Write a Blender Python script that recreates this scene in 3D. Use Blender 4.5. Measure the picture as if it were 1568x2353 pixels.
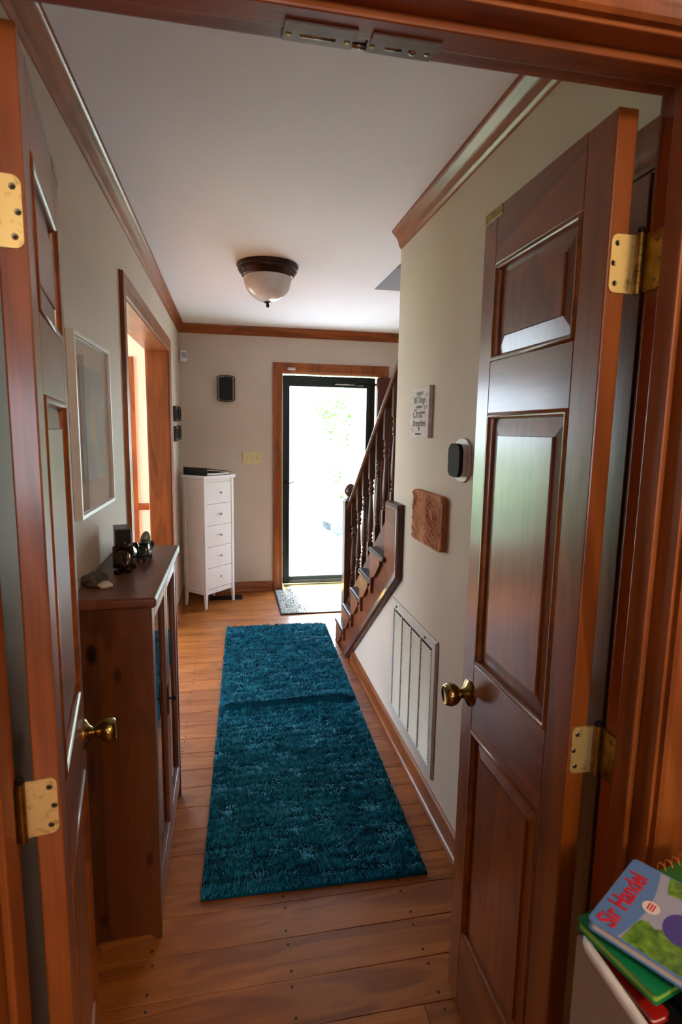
import bpy, bmesh, math, random
import numpy as np
from mathutils import Vector, Matrix, noise

random.seed(7)
for o in list(bpy.data.objects):
    bpy.data.objects.remove(o)
SC = bpy.context.scene
COL = SC.collection

# ------------------------------------------------------------------ camera
cam = bpy.data.cameras.new('camera')
cam.sensor_fit = 'VERTICAL'
cam.sensor_height = 36.0
cam.lens = 19.752
cam.clip_start = 0.02
cam.dof.use_dof = True
cam.dof.focus_distance = 2.4
cam.dof.aperture_fstop = 7.0
camo = bpy.data.objects.new('camera', cam)
COL.objects.link(camo)
cr = Vector((0.9814378, -0.19106404, 0.01656414))
cu = Vector((0.0111206, 0.14292192, 0.98967149))
cb = Vector((-0.19145801, -0.97111681, 0.14239372))
M = Matrix((cr, cu, cb)).transposed().to_4x4()
M.translation = Vector((0, 0, 1.54))
camo.matrix_world = M
SC.camera = camo

# ------------------------------------------------------------------ world, sun, exposure
SC.view_settings.view_transform = 'Standard'
SC.view_settings.look = 'None'
SC.view_settings.use_curve_mapping = False
SC.view_settings.gamma = 1.0
SC.view_settings.exposure = 3.58
SC.cycles.use_denoising = True
SC.cycles.max_bounces = 12
SC.cycles.diffuse_bounces = 7
SC.cycles.glossy_bounces = 5
SC.cycles.transparent_max_bounces = 12
SC.cycles.sample_clamp_indirect = 6.0
SC.cycles.caustics_reflective = False
SC.cycles.caustics_refractive = False

world = bpy.data.worlds.new('sky')
SC.world = world
world.use_nodes = True
wn = world.node_tree
bg = wn.nodes['Background']
tc = wn.nodes.new('ShaderNodeTexCoord')
sep = wn.nodes.new('ShaderNodeSeparateXYZ')
rmp = wn.nodes.new('ShaderNodeValToRGB')
rmp.color_ramp.elements[0].position = 0.0
rmp.color_ramp.elements[0].color = (0.80, 0.92, 1.06, 1)
rmp.color_ramp.elements[1].position = 0.7
rmp.color_ramp.elements[1].color = (0.55, 0.74, 1.06, 1)
wn.links.new(tc.outputs['Generated'], sep.inputs[0])
wn.links.new(sep.outputs['Z'], rmp.inputs[0])
wn.links.new(rmp.outputs[0], bg.inputs['Color'])
bg.inputs['Strength'].default_value = 1.6

sun = bpy.data.lights.new('sun', 'SUN')
sun.energy = 4.2
sun.angle = math.radians(8.0)
sun.color = (0.93, 0.97, 1.0)
suno = bpy.data.objects.new('sun', sun)
COL.objects.link(suno)
suno.rotation_euler = Vector((0.06, -0.53, -0.84)).to_track_quat('-Z', 'Y').to_euler()


def portal(name, loc, direction, sx, sy):
    l = bpy.data.lights.new(name, 'AREA')
    l.shape = 'RECTANGLE'
    l.size, l.size_y = sx, sy
    l.cycles.is_portal = True
    o = bpy.data.objects.new(name, l)
    COL.objects.link(o)
    o.location = loc
    o.rotation_euler = Vector(direction).to_track_quat('-Z', 'Y').to_euler()


portal('portal_front_door', (0.94, 5.52, 1.03), (0, -1, 0), 0.92, 2.05)
portal('portal_parlor_front', (-1.74, 5.52, 1.2), (0, -1, 0), 1.72, 1.75)
portal('portal_parlor_side', (-4.6, 3.2, 1.28), (1, 0, 0), 3.2, 1.85)
portal('portal_near_room', (-0.2, -3.15, 1.4), (0, 1, 0), 0.9, 1.0)
portal('portal_upstairs', (1.34, 1.2, 4.97), (0, 0, -1), 0.5, 0.8)

# ------------------------------------------------------------------ helpers


class MB:
    """collects shapes and links them as ONE mesh object"""

    def __init__(self):
        self.v, self.f, self.mi = [], [], []
        self.cur = 0

    def add(self, verts, faces):
        n = len(self.v)
        self.v += [tuple(p) for p in verts]
        self.f += [tuple(n + i for i in fc) for fc in faces]
        self.mi += [self.cur] * len(faces)
        return self

    def box(self, x0, x1, y0, y1, z0, z1):
        return self.add([(x0, y0, z0), (x1, y0, z0), (x1, y1, z0), (x0, y1, z0),
                         (x0, y0, z1), (x1, y0, z1), (x1, y1, z1), (x0, y1, z1)],
                        [(0, 3, 2, 1), (4, 5, 6, 7), (0, 1, 5, 4), (1, 2, 6, 5), (2, 3, 7, 6), (3, 0, 4, 7)])

    def prism(self, poly, axis, a0, a1):
        """extrude a 2D polygon along axis ('x': poly is (y,z); 'y': (x,z); 'z': (x,y))"""
        def mk(p, a):
            return {'x': (a, p[0], p[1]), 'y': (p[0], a, p[1]), 'z': (p[0], p[1], a)}[axis]
        n = len(poly)
        vs = [mk(p, a0) for p in poly] + [mk(p, a1) for p in poly]
        fs = [tuple(range(n))[::-1], tuple(range(n, 2 * n))]
        fs += [(i, (i + 1) % n, n + (i + 1) % n, n + i) for i in range(n)]
        return self.add(vs, fs)

    def lathe(self, prof, c=(0, 0, 0), axis=(0, 0, 1), seg=16):
        """prof: list of (radius, height along axis)"""
        ax = Vector(axis).normalized()
        t = ax.orthogonal().normalized()
        b = ax.cross(t)
        c = Vector(c)
        vs, fs = [], []
        for r, h in prof:
            for i in range(seg):
                a = 2 * math.pi * i / seg
                vs.append(c + ax * h + (t * math.cos(a) + b * math.sin(a)) * r)
        m = len(prof)
        for j in range(m - 1):
            for i in range(seg):
                k = (i + 1) % seg
                fs.append((j * seg + i, j * seg + k, (j + 1) * seg + k, (j + 1) * seg + i))
        fs.append(tuple(range(seg))[::-1])
        fs.append(tuple((m - 1) * seg + i for i in range(seg)))
        return self.add(vs, fs)

    def tube(self, pts, r, seg=6):
        pts = [Vector(p) for p in pts]
        vs, fs = [], []
        for i, p in enumerate(pts):
            d = (pts[min(i + 1, len(pts) - 1)] - pts[max(i - 1, 0)]).normalized()
            ref = Vector((0, 0, 1)) if abs(d.z) < 0.9 else Vector((1, 0, 0))
            s = d.cross(ref).normalized()
            t = d.cross(s)
            rr = r[i] if isinstance(r, (list, tuple)) else r
            for k in range(seg):
                a = 2 * math.pi * k / seg
                vs.append(p + (s * math.cos(a) + t * math.sin(a)) * rr)
        for i in range(len(pts) - 1):
            for k in range(seg):
                q = (k + 1) % seg
                fs.append((i * seg + k, i * seg + q, (i + 1) * seg + q, (i + 1) * seg + k))
        fs.append(tuple(range(seg))[::-1])
        fs.append(tuple((len(pts) - 1) * seg + i for i in range(seg)))
        return self.add(vs, fs)

    def sweep(self, path, N, prof, closed=False):
        """mitred moulding: path of points in a plane with normal N, prof of (sideways, along N)"""
        path = [Vector(p) for p in path]
        N = Vector(N).normalized()
        n = len(path)
        k = len(prof)
        vs, fs = [], []
        for i, p in enumerate(path):
            ds = []
            if closed or i > 0:
                ds.append((p - path[i - 1]).normalized())
            if closed or i < n - 1:
                ds.append((path[(i + 1) % n] - p).normalized())
            ss = [N.cross(d) for d in ds]
            m = ss[0] if len(ss) == 1 else (ss[0] + ss[1]) / (1 + ss[0].dot(ss[1]))
            vs += [p + m * w + N * h for w, h in prof]
        for i in range(n if closed else n - 1):
            j = (i + 1) % n
            for a in range(k):
                b = (a + 1) % k
                fs.append((i * k + a, i * k + b, j * k + b, j * k + a))
        if not closed:
            fs.append(tuple(range(k))[::-1])
            fs.append(tuple((n - 1) * k + a for a in range(k)))
        return self.add(vs, fs)

    def mesh(self, name, mats, smooth=False):
        me = bpy.data.meshes.new(name)
        me.from_pydata(self.v, [], self.f)
        bm = bmesh.new()
        bm.from_mesh(me)
        bmesh.ops.recalc_face_normals(bm, faces=bm.faces)
        bm.to_mesh(me)
        bm.free()
        for m in (mats if isinstance(mats, (list, tuple)) else [mats]):
            me.materials.append(m)
        if any(self.mi):
            me.polygons.foreach_set('material_index', self.mi)
        if smooth:
            me.polygons.foreach_set('use_smooth', [True] * len(me.polygons))
            if smooth is not True:
                me.set_sharp_from_angle(angle=math.radians(smooth))
        return me

    def build(self, name, mats, parent=None, smooth=False, bevel=0, segs=2):
        o = bpy.data.objects.new(name, self.mesh(name, mats, smooth))
        COL.objects.link(o)
        if parent:
            o.parent = parent
        if bevel:
            b = o.modifiers.new('bevel', 'BEVEL')
            b.width = bevel
            b.segments = segs
            b.limit_method = 'ANGLE'
            b.angle_limit = math.radians(40)
            b.harden_normals = False
        return o


def center(o):
    """move the origin of a top-level mesh to the middle of its base"""
    me = o.data
    c = np.empty(len(me.vertices) * 3, np.float32)
    me.vertices.foreach_get('co', c)
    c = c.reshape(-1, 3)
    lo, hi = c.min(0), c.max(0)
    p = Vector(((lo[0] + hi[0]) / 2, (lo[1] + hi[1]) / 2, lo[2]))
    me.transform(Matrix.Translation(-p))
    o.location = o.location + p
    return o


def tag(o, label, cat, group=None, kind=None):
    o['label'] = label
    o['category'] = cat
    if group:
        o['group'] = group
    if kind:
        o['kind'] = kind
    return o


def thing(name, label, cat, loc=(0, 0, 0), rotz=0, group=None, kind=None):
    o = bpy.data.objects.new(name, None)
    o.empty_display_size = 0.05
    COL.objects.link(o)
    o.location = loc
    o.rotation_euler = (0, 0, rotz)
    return tag(o, label, cat, group, kind)


def struct(o, label, cat):
    return tag(o, label, cat, None, 'structure')


def share(o, name, parent, loc=None, rot=None):
    c = o.copy()
    c.name = name
    COL.objects.link(c)
    c.parent = parent
    if loc is not None:
        c.location = loc
    if rot is not None:
        c.rotation_euler = rot
    return c


def lin(r, g, b):
    def f(x):
        x /= 255.0
        return x / 12.92 if x <= 0.04045 else ((x + 0.055) / 1.055) ** 2.4
    return (f(r), f(g), f(b), 1)


# ------------------------------------------------------------------ materials


def mat(name, color, rough=0.5, metal=0.0, spec=0.5, coat=0.0, coat_rough=0.1):
    m = bpy.data.materials.new(name)
    m.use_nodes = True
    b = m.node_tree.nodes['Principled BSDF']
    b.inputs['Base Color'].default_value = color
    b.inputs['Roughness'].default_value = rough
    b.inputs['Metallic'].default_value = metal
    b.inputs['Specular IOR Level'].default_value = spec
    b.inputs['Coat Weight'].default_value = coat
    b.inputs['Coat Roughness'].default_value = coat_rough
    return m


def nodes(m):
    return m.node_tree, m.node_tree.nodes['Principled BSDF']


def noisy(m, c1, c2, scale=(5, 5, 5), detail=4, dist=0.0, bump=0.0, bump_scale=None, pos=(0.3, 0.7), rnd=False):
    """two-colour noise in object space, with optional bump"""
    nt, b = nodes(m)
    tc = nt.nodes.new('ShaderNodeTexCoord')
    mp = nt.nodes.new('ShaderNodeMapping')
    mp.inputs['Scale'].default_value = scale
    nt.links.new(tc.outputs['Object'], mp.inputs[0])
    src = mp.outputs[0]
    if rnd:
        oi = nt.nodes.new('ShaderNodeObjectInfo')
        mu = nt.nodes.new('ShaderNodeMath')
        mu.operation = 'MULTIPLY'
        mu.inputs[1].default_value = 43.0
        ad = nt.nodes.new('ShaderNodeVectorMath')
        ad.operation = 'ADD'
        nt.links.new(oi.outputs['Random'], mu.inputs[0])
        nt.links.new(src, ad.inputs[0])
        nt.links.new(mu.outputs[0], ad.inputs[1])
        src = ad.outputs[0]
    nz = nt.nodes.new('ShaderNodeTexNoise')
    nz.inputs['Scale'].default_value = 1.0
    nz.inputs['Detail'].default_value = detail
    nz.inputs['Distortion'].default_value = dist
    nt.links.new(src, nz.inputs['Vector'])
    cr = nt.nodes.new('ShaderNodeValToRGB')
    cr.color_ramp.elements[0].position, cr.color_ramp.elements[1].position = pos
    cr.color_ramp.elements[0].color = c1
    cr.color_ramp.elements[1].color = c2
    nt.links.new(nz.outputs['Fac'], cr.inputs[0])
    nt.links.new(cr.outputs[0], b.inputs['Base Color'])
    if bump:
        bp = nt.nodes.new('ShaderNodeBump')
        bp.inputs['Strength'].default_value = bump
        bp.inputs['Distance'].default_value = 0.002
        if bump_scale:
            n2 = nt.nodes.new('ShaderNodeTexNoise')
            n2.inputs['Scale'].default_value = bump_scale
            n2.inputs['Detail'].default_value = 3
            nt.links.new(tc.outputs['Object'], n2.inputs['Vector'])
            nt.links.new(n2.outputs['Fac'], bp.inputs['Height'])
        else:
            nt.links.new(nz.outputs['Fac'], bp.inputs['Height'])
        nt.links.new(bp.outputs[0], b.inputs['Normal'])
    return m


def wood(name, dark, light, axis='z', rough=0.42, coat=0.15, coat_rough=0.2, knots=False, ring=38, rnd=False, amp=0.09):
    """stained wood: fine grain streaks along an axis, some figure, pores in the bump"""
    m = mat(name, light, rough, 0, 0.32, coat, coat_rough)
    nt, b = nodes(m)
    L = nt.links.new
    tc = nt.nodes.new('ShaderNodeTexCoord')
    src = tc.outputs['Object']
    if rnd:
        oi = nt.nodes.new('ShaderNodeObjectInfo')
        mu = nt.nodes.new('ShaderNodeMath')
        mu.operation = 'MULTIPLY'
        mu.inputs[1].default_value = 61.0
        ad = nt.nodes.new('ShaderNodeVectorMath')
        L(oi.outputs['Random'], mu.inputs[0])
        L(src, ad.inputs[0])
        L(mu.outputs[0], ad.inputs[1])
        src = ad.outputs[0]

    def mapped(along, across):
        mp = nt.nodes.new('ShaderNodeMapping')
        s = {'x': (along, across, across), 'y': (across, along, across), 'z': (across, across, along)}[axis]
        mp.inputs['Scale'].default_value = s
        L(src, mp.inputs[0])
        return mp.outputs[0]
    fig = nt.nodes.new('ShaderNodeTexNoise')
    fig.inputs['Scale'].default_value = 1.0
    fig.inputs['Detail'].default_value = 3
    fig.inputs['Distortion'].default_value = 0.6
    L(mapped(1.1, 7.0), fig.inputs['Vector'])
    # growth rings: sine of the figure
    mul = nt.nodes.new('ShaderNodeMath')
    mul.operation = 'MULTIPLY'
    mul.inputs[1].default_value = ring
    L(fig.outputs['Fac'], mul.inputs[0])
    sn = nt.nodes.new('ShaderNodeMath')
    sn.operation = 'SINE'
    L(mul.outputs[0], sn.inputs[0])
    fine = nt.nodes.new('ShaderNodeTexNoise')
    fine.inputs['Scale'].default_value = 1.0
    fine.inputs['Detail'].default_value = 4
    L(mapped(4.0, 160.0), fine.inputs['Vector'])
    a1 = nt.nodes.new('ShaderNodeMath')
    a1.operation = 'MULTIPLY_ADD'
    a1.inputs[1].default_value = amp
    L(sn.outputs[0], a1.inputs[0])
    L(fig.outputs['Fac'], a1.inputs[2])
    a2 = nt.nodes.new('ShaderNodeMath')
    a2.operation = 'MULTIPLY_ADD'
    a2.inputs[1].default_value = 0.35
    L(fine.outputs['Fac'], a2.inputs[0])
    L(a1.outputs[0], a2.inputs[2])
    cr = nt.nodes.new('ShaderNodeValToRGB')
    cr.color_ramp.elements[0].position = 0.42
    cr.color_ramp.elements[1].position = 0.95
    cr.color_ramp.elements[0].color = dark
    cr.color_ramp.elements[1].color = light
    L(a2.outputs[0], cr.inputs[0])
    out = cr.outputs[0]
    if knots:
        vo = nt.nodes.new('ShaderNodeTexVoronoi')
        vo.inputs['Scale'].default_value = 1.0
        L(mapped(6.0, 12.0), vo.inputs['Vector'])
        kr = nt.nodes.new('ShaderNodeValToRGB')
        kr.color_ramp.elements[0].position = 0.12
        kr.color_ramp.elements[0].color = (0.08, 0.06, 0.05, 1)
        kr.color_ramp.elements[1].position = 0.22
        kr.color_ramp.elements[1].color = (1, 1, 1, 1)
        L(vo.outputs['Distance'], kr.inputs[0])
        mx = nt.nodes.new('ShaderNodeMixRGB')
        mx.blend_type = 'MULTIPLY'
        mx.inputs[0].default_value = 1.0
        L(out, mx.inputs[1])
        L(kr.outputs[0], mx.inputs[2])
        out = mx.outputs[0]
    L(out, b.inputs['Base Color'])
    bp = nt.nodes.new('ShaderNodeBump')
    bp.inputs['Strength'].default_value = 0.12
    bp.inputs['Distance'].default_value = 0.0015
    L(a2.outputs[0], bp.inputs['Height'])
    L(bp.outputs[0], b.inputs['Normal'])
    # a long soft wave in the lacquer
    n3 = nt.nodes.new('ShaderNodeTexNoise')
    n3.inputs['Scale'].default_value = 60.0
    n3.inputs['Detail'].default_value = 2
    L(tc.outputs['Object'], n3.inputs['Vector'])
    b2 = nt.nodes.new('ShaderNodeBump')
    b2.inputs['Strength'].default_value = 0.05
    b2.inputs['Distance'].default_value = 0.002
    L(n3.outputs['Fac'], b2.inputs['Height'])
    L(b2.outputs[0], b.inputs['Coat Normal'])
    return m


def glassy(name, tint=(1, 1, 1, 1), gloss=0.0):
    """clear thin pane: transparent with a fresnel reflection"""
    m = bpy.data.materials.new(name)
    m.use_nodes = True
    nt = m.node_tree
    nt.nodes.clear()
    out = nt.nodes.new('ShaderNodeOutputMaterial')
    tr = nt.nodes.new('ShaderNodeBsdfTransparent')
    tr.inputs['Color'].default_value = tint
    gl = nt.nodes.new('ShaderNodeBsdfGlossy')
    gl.inputs['Roughness'].default_value = gloss
    # Schlick fresnel that is the same from both sides of the thin pane
    ge = nt.nodes.new('ShaderNodeNewGeometry')
    dt = nt.nodes.new('ShaderNodeVectorMath')
    dt.operation = 'DOT_PRODUCT'
    nt.links.new(ge.outputs['Normal'], dt.inputs[0])
    nt.links.new(ge.outputs['Incoming'], dt.inputs[1])
    prev = dt.outputs['Value']
    for op, v in (('ABSOLUTE', None), ('SUBTRACT', 1.0), ('POWER', 5.0), ('MULTIPLY', 0.9), ('ADD', 0.04)):
        n_ = nt.nodes.new('ShaderNodeMath')
        n_.operation = op
        if op == 'SUBTRACT':
            n_.inputs[0].default_value = v
            nt.links.new(prev, n_.inputs[1])
        else:
            nt.links.new(prev, n_.inputs[0])
            if v is not None:
                n_.inputs[1].default_value = v
        prev = n_.outputs[0]
    mx = nt.nodes.new('ShaderNodeMixShader')
    nt.links.new(prev, mx.inputs[0])
    nt.links.new(tr.outputs[0], mx.inputs[1])
    nt.links.new(gl.outputs[0], mx.inputs[2])
    nt.links.new(mx.outputs[0], out.inputs[0])
    return m


TD, TL = lin(112, 56, 17), lin(160, 88, 34)          # stained trim
W_TZ = wood('trim_wood_z', TD, TL, 'z')
W_TX = wood('trim_wood_x', TD, TL, 'x')
W_TY = wood('trim_wood_y', TD, TL, 'y', rough=0.36, coat=0.3)
DD, DL = lin(98, 48, 12), lin(148, 79, 26)          # panel doors
W_DZ = wood('door_wood_z', DD, DL, 'z', rough=0.36, coat=0.4, coat_rough=0.17)
W_DX = wood('door_wood_x', DD, DL, 'x', rough=0.36, coat=0.4, coat_rough=0.17)
W_DP = wood('door_panel_wood', DD, DL, 'z', rough=0.36, coat=0.4, coat_rough=0.17, ring=55)
SD, SL = lin(52, 27, 14), lin(92, 50, 28)          # staircase
W_SZ = wood('stair_wood_z', SD, SL, 'z', rough=0.38, coat=0.25)
W_SY = wood('stair_wood_y', SD, SL, 'y', rough=0.4, coat=0.2)
W_SX = wood('stair_wood_x', SD, SL, 'x', rough=0.4, coat=0.25)
W_TREAD = wood('tread_wood', lin(34, 18, 11), lin(66, 36, 22), 'x', rough=0.42, coat=0.2)
W_SKIRT = wood('skirt_wood', lin(84, 40, 16), lin(134, 72, 34), 'y', rough=0.45, coat=0.15)
W_STR = wood('string_trim_wood', lin(52, 24, 12), lin(88, 44, 24), 'y', rough=0.5, coat=0.12)
W_CZ = wood('cabinet_wood', lin(56, 27, 9), lin(106, 57, 23), 'z', rough=0.42, coat=0.2, knots=True)
W_CT = wood('cabinet_top_wood', lin(84, 44, 26), lin(118, 68, 44), 'y', rough=0.45, coat=0.15)
W_CF = wood('cabinet_front_wood', lin(84, 42, 20), lin(128, 72, 40), 'z', rough=0.35, coat=0.4)
W_FL = wood('plank_wood', lin(128, 68, 20), lin(178, 106, 42), 'x', rough=0.42, coat=0.22, coat_rough=0.12, ring=44, rnd=True, amp=0.11)
W_RED = wood('front_door_red', lin(70, 26, 18), lin(84, 34, 24), 'z', rough=0.4, coat=0.2)

M_WALL = noisy(mat('greige_paint', (1, 1, 1, 1), 0.6, 0, 0.3), lin(196, 183, 168), lin(202, 189, 174), (3, 3, 3), bump=0.06, bump_scale=220)
M_PEACH = noisy(mat('peach_paint', (1, 1, 1, 1), 0.6, 0, 0.3), lin(232, 203, 182), lin(236, 208, 188), (3, 3, 3), bump=0.06, bump_scale=220)
M_CEIL = noisy(mat('ceiling_paint', (1, 1, 1, 1), 0.75, 0, 0.2), lin(229, 233, 238), lin(233, 237, 242), (2, 2, 2), bump=0.05, bump_scale=160)
M_WHITE = noisy(mat('white_lacquer', (1, 1, 1, 1), 0.4, 0, 0.5), lin(222, 220, 220), lin(228, 226, 226), (30, 30, 3), bump=0.04)
M_PLASTIC = noisy(mat('white_plastic', (1, 1, 1, 1), 0.4), lin(216, 214, 210), lin(222, 220, 217), (20, 20, 20))
M_IVORY = noisy(mat('ivory_plastic', (1, 1, 1, 1), 0.35), lin(206, 190, 140), lin(212, 197, 150), (20, 20, 20))
M_VENT = noisy(mat('vent_enamel', (1, 1, 1, 1), 0.4), lin(206, 198, 178), lin(212, 205, 186), (15, 15, 15))
M_VENTFR = noisy(mat('vent_frame_enamel', (1, 1, 1, 1), 0.35), lin(196, 192, 184), lin(203, 199, 192), (15, 15, 15))
M_BLACK = noisy(mat('black_plastic', (1, 1, 1, 1), 0.35), lin(18, 18, 17), lin(24, 23, 22), (20, 20, 20))
M_DULL = noisy(mat('black_matt', (1, 1, 1, 1), 0.8), lin(14, 13, 12), lin(20, 18, 17), (20, 20, 20))
M_IRON = noisy(mat('black_iron', (1, 1, 1, 1), 0.5, 0.6), lin(24, 22, 20), lin(34, 31, 28), (60, 60, 60))
M_BRASS = noisy(mat('brass', (1, 1, 1, 1), 0.3, 1.0), lin(186, 150, 70), lin(216, 186, 104), (40, 40, 40), detail=6)
M_OLDB = noisy(mat('aged_brass', (1, 1, 1, 1), 0.36, 1.0), lin(120, 92, 40), lin(170, 138, 70), (50, 50, 50), detail=6)
M_LEAF = noisy(mat('polished_brass_plate', (1, 1, 1, 1), 0.42, 0.75), lin(150, 122, 58), lin(222, 196, 124), (70, 70, 70), detail=8, pos=(0.26, 0.45))
M_ANTB = noisy(mat('antique_brass', (1, 1, 1, 1), 0.2, 1.0), lin(140, 118, 66), lin(168, 144, 84), (30, 30, 30))
M_SCREW = mat('screw_steel', lin(110, 100, 78), 0.3, 1.0)
M_STEEL = noisy(mat('brushed_steel', (1, 1, 1, 1), 0.25, 1.0), lin(150, 150, 148), lin(190, 190, 188), (60, 60, 60))
M_BRONZE = noisy(mat('oiled_bronze', (1, 1, 1, 1), 0.3, 0.55), lin(44, 25, 16), lin(62, 38, 26), (30, 30, 30))
M_ZINC = noisy(mat('dark_zinc', (1, 1, 1, 1), 0.45, 0.4), lin(92, 78, 68), lin(112, 96, 84), (40, 40, 40))
M_STRIKE = noisy(mat('dull_zinc', (1, 1, 1, 1), 0.5, 0.2), lin(100, 80, 68), lin(114, 94, 82), (40, 40, 40))
M_ALAB = noisy(mat('alabaster_glass', (1, 1, 1, 1), 0.15, 0, 0.5), lin(214, 211, 205), lin(230, 228, 224), (7, 7, 10), dist=2.0)
M_ALAB.node_tree.nodes['Principled BSDF'].inputs['Subsurface Weight'].default_value = 0.0
M_GREEN = noisy(mat('dark_green_aluminium', (1, 1, 1, 1), 0.3, 0.2), lin(20, 34, 28), lin(26, 42, 34), (20, 20, 4))
M_GREY = noisy(mat('grey_aluminium', (1, 1, 1, 1), 0.35, 0.5), lin(88, 92, 88), lin(104, 108, 104), (20, 20, 4))
M_GLASS = glassy('clear_glass')
M_CABGL = glassy('cabinet_glass', (0.55, 0.57, 0.56, 1))
M_CONC = noisy(mat('concrete', (1, 1, 1, 1), 0.85), lin(176, 172, 164), lin(196, 192, 184), (3, 3, 3), detail=6)
M_LAWN = noisy(mat('lawn_grass', (1, 1, 1, 1), 0.9), lin(136, 160, 104), lin(160, 180, 126), (6, 6, 6), detail=6)
M_BARK = noisy(mat('bark', (1, 1, 1, 1), 0.9), lin(92, 80, 74), lin(124, 110, 102), (12, 12, 3))
M_LEAVES = noisy(mat('leaves', (1, 1, 1, 1), 0.7), lin(112, 160, 92), lin(172, 200, 142), (2, 2, 2))
M_TEAL = noisy(mat('rug_backing', (1, 1, 1, 1), 0.95, 0, 0.1), lin(4, 58, 76), lin(8, 70, 88), (20, 20, 20))
M_PILE = noisy(mat('rug_yarn', (1, 1, 1, 1), 0.75, 0, 0.25), lin(4, 82, 105), lin(30, 138, 160), (40, 40, 40), detail=3)
M_PAPER = noisy(mat('paper', (1, 1, 1, 1), 0.8), lin(214, 208, 200), lin(232, 228, 222), (8, 8, 60))

# ------------------------------------------------------------------ dimensions
XL, XR, YN, YF, ZC = -0.445, 0.79, 0.815, 5.33, 2.46   # hall faces
XP = -4.4                                             # parlor left wall

# ------------------------------------------------------------------ floor
sub = MB().box(-4.6, 2.6, -3.2, 5.5, -0.12, -0.02).build('floor', M_DULL)
struct(sub, 'glossy orange brown wooden plank floor of the hall and rooms', 'floor')
rng = random.Random(11)
PITCH = 0.1335
PL = [0.9, 1.2, 1.5, 1.8, 2.1]


def plank_mesh(L):
    w, c = PITCH - 0.0012, 0.0016
    mb = MB()
    x0, x1, y0, y1 = -L / 2 + 0.0005, L / 2 - 0.0005, -w / 2, w / 2
    mb.add([(x0, y0, -0.02), (x1, y0, -0.02), (x1, y1, -0.02), (x0, y1, -0.02),
            (x0, y0, -c), (x1, y0, -c), (x1, y1, -c), (x0, y1, -c),
            (x0 + c, y0 + c, 0), (x1 - c, y0 + c, 0), (x1 - c, y1 - c, 0), (x0 + c, y1 - c, 0)],
           [(0, 1, 5, 4), (1, 2, 6, 5), (2, 3, 7, 6), (3, 0, 4, 7), (4, 5, 9, 8), (5, 6, 10, 9), (6, 7, 11, 10), (7, 4, 8, 11), (8, 9, 10, 11)])
    return mb.mesh('plank', W_FL)


pm = {L: plank_mesh(L) for L in PL}
rows = [1.652 + PITCH * (i + 0.5) for i in range(-11, 28)]
nails = MB()
nplank = 0
for yc in rows:
    x = -2.5
    while x < 2.5:
        L = rng.choice(PL)
        if x + L > -2.5:
            o = bpy.data.objects.new('plank', pm[L])
            COL.objects.link(o)
            o.parent = sub
            o.location = (x + L / 2, yc, 0)
            nplank += 1
        x += L
    for k in range(-1, 6):
        xn = 0.155 + 0.398 * k
        for dy in (-0.043, 0.043):
            nails.lathe([(0.0042, -0.001), (0.0042, 0.0003)], (xn + rng.uniform(-.004, .004), yc + dy, 0), seg=7)
nl = nails.build('nail_heads', M_DULL, sub)
nl['kind'] = 'stuff'
# plain boards of the parlor and of the room behind the camera: same wood, seen only in passing
mb = MB()
for i in range(0, 34):
    y0 = 0.82 + i * PITCH
    mb.box(-4.4, -2.502, y0, min(y0 + PITCH - 0.0012, 5.5), -0.02, -0.001)
o = mb.build('parlor_planks', W_FL, sub)
o['kind'] = 'stuff'
mb = MB()
for i in range(0, 26):
    y0 = -3.1 + i * PITCH
    mb.box(-4.4, 2.4, y0, min(y0 + PITCH - 0.0012, 0.18), -0.02, -0.001)
o = mb.build('near_room_planks', W_FL, sub)
o['kind'] = 'stuff'

# ------------------------------------------------------------------ ceiling and walls
OX0, OX1, OY0, OY1 = 0.93, 1.72, -0.2, 3.73           # stairwell opening
cl = MB()
cl.box(-4.6, OX0, -3.2, 5.5, ZC, ZC + 0.14).box(OX1, 2.6, -3.2, 5.5, ZC, ZC + 0.14)
cl.box(OX0, OX1, OY1, 5.5, ZC, ZC + 0.14).box(OX0, OX1, -3.2, OY0, ZC, ZC + 0.14)
struct(cl.build('ceiling', M_CEIL), 'smooth white ceiling over the hall', 'ceiling')

wl = MB().box(-0.52, XL, YN, 2.63, 0, ZC).box(-0.52, XL, 4.38, YF, 0, ZC).box(-0.52, XL, 2.63, 4.38, 2.11, ZC)
struct(wl.build('wall_left', M_WALL), 'greige painted left wall with the wide cased opening', 'wall')
wp = MB().box(-0.59, -0.52, YN, 2.63, 0, ZC).box(-0.59, -0.52, 4.38, YF, 0, ZC).box(-0.59, -0.52, 2.63, 4.38, 2.11, ZC)
struct(wp.build('wall_parlor_right', M_PEACH), 'peach painted parlor side of the wall with the wide opening', 'wall')
wf = MB().box(-0.52, 0.455, YF, 5.49, 0, ZC).box(1.42, 2.5, YF, 5.49, 0, ZC).box(0.455, 1.42, YF, 5.49, 2.09, ZC)
struct(wf.build('wall_far', M_WALL), 'greige painted end wall around the front door', 'wall')
WX0, WX1, WZ0, WZ1 = -2.58, -0.905, 0.34, 2.08         # parlor front window
wq = MB().box(WX1, -0.52, YF, 5.49, 0, ZC).box(XP - .1, WX0, YF, 5.49, 0, ZC).box(WX0, WX1, YF, 5.49, 0, WZ0).box(WX0, WX1, YF, 5.49, WZ1, ZC)
struct(wq.build('wall_parlor_far', M_PEACH), 'bright peach painted parlor wall seen through the left opening', 'wall')
SY0, SY1, SZ0, SZ1 = 1.6, 4.8, 0.35, 2.2              # parlor side window
ws = MB().box(XP - .12, XP, YN - .1, SY0, 0, ZC).box(XP - .12, XP, SY1, YF, 0, ZC).box(XP - .12, XP, SY0, SY1, 0, SZ0).box(XP - .12, XP, SY0, SY1, SZ1, ZC)
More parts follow.
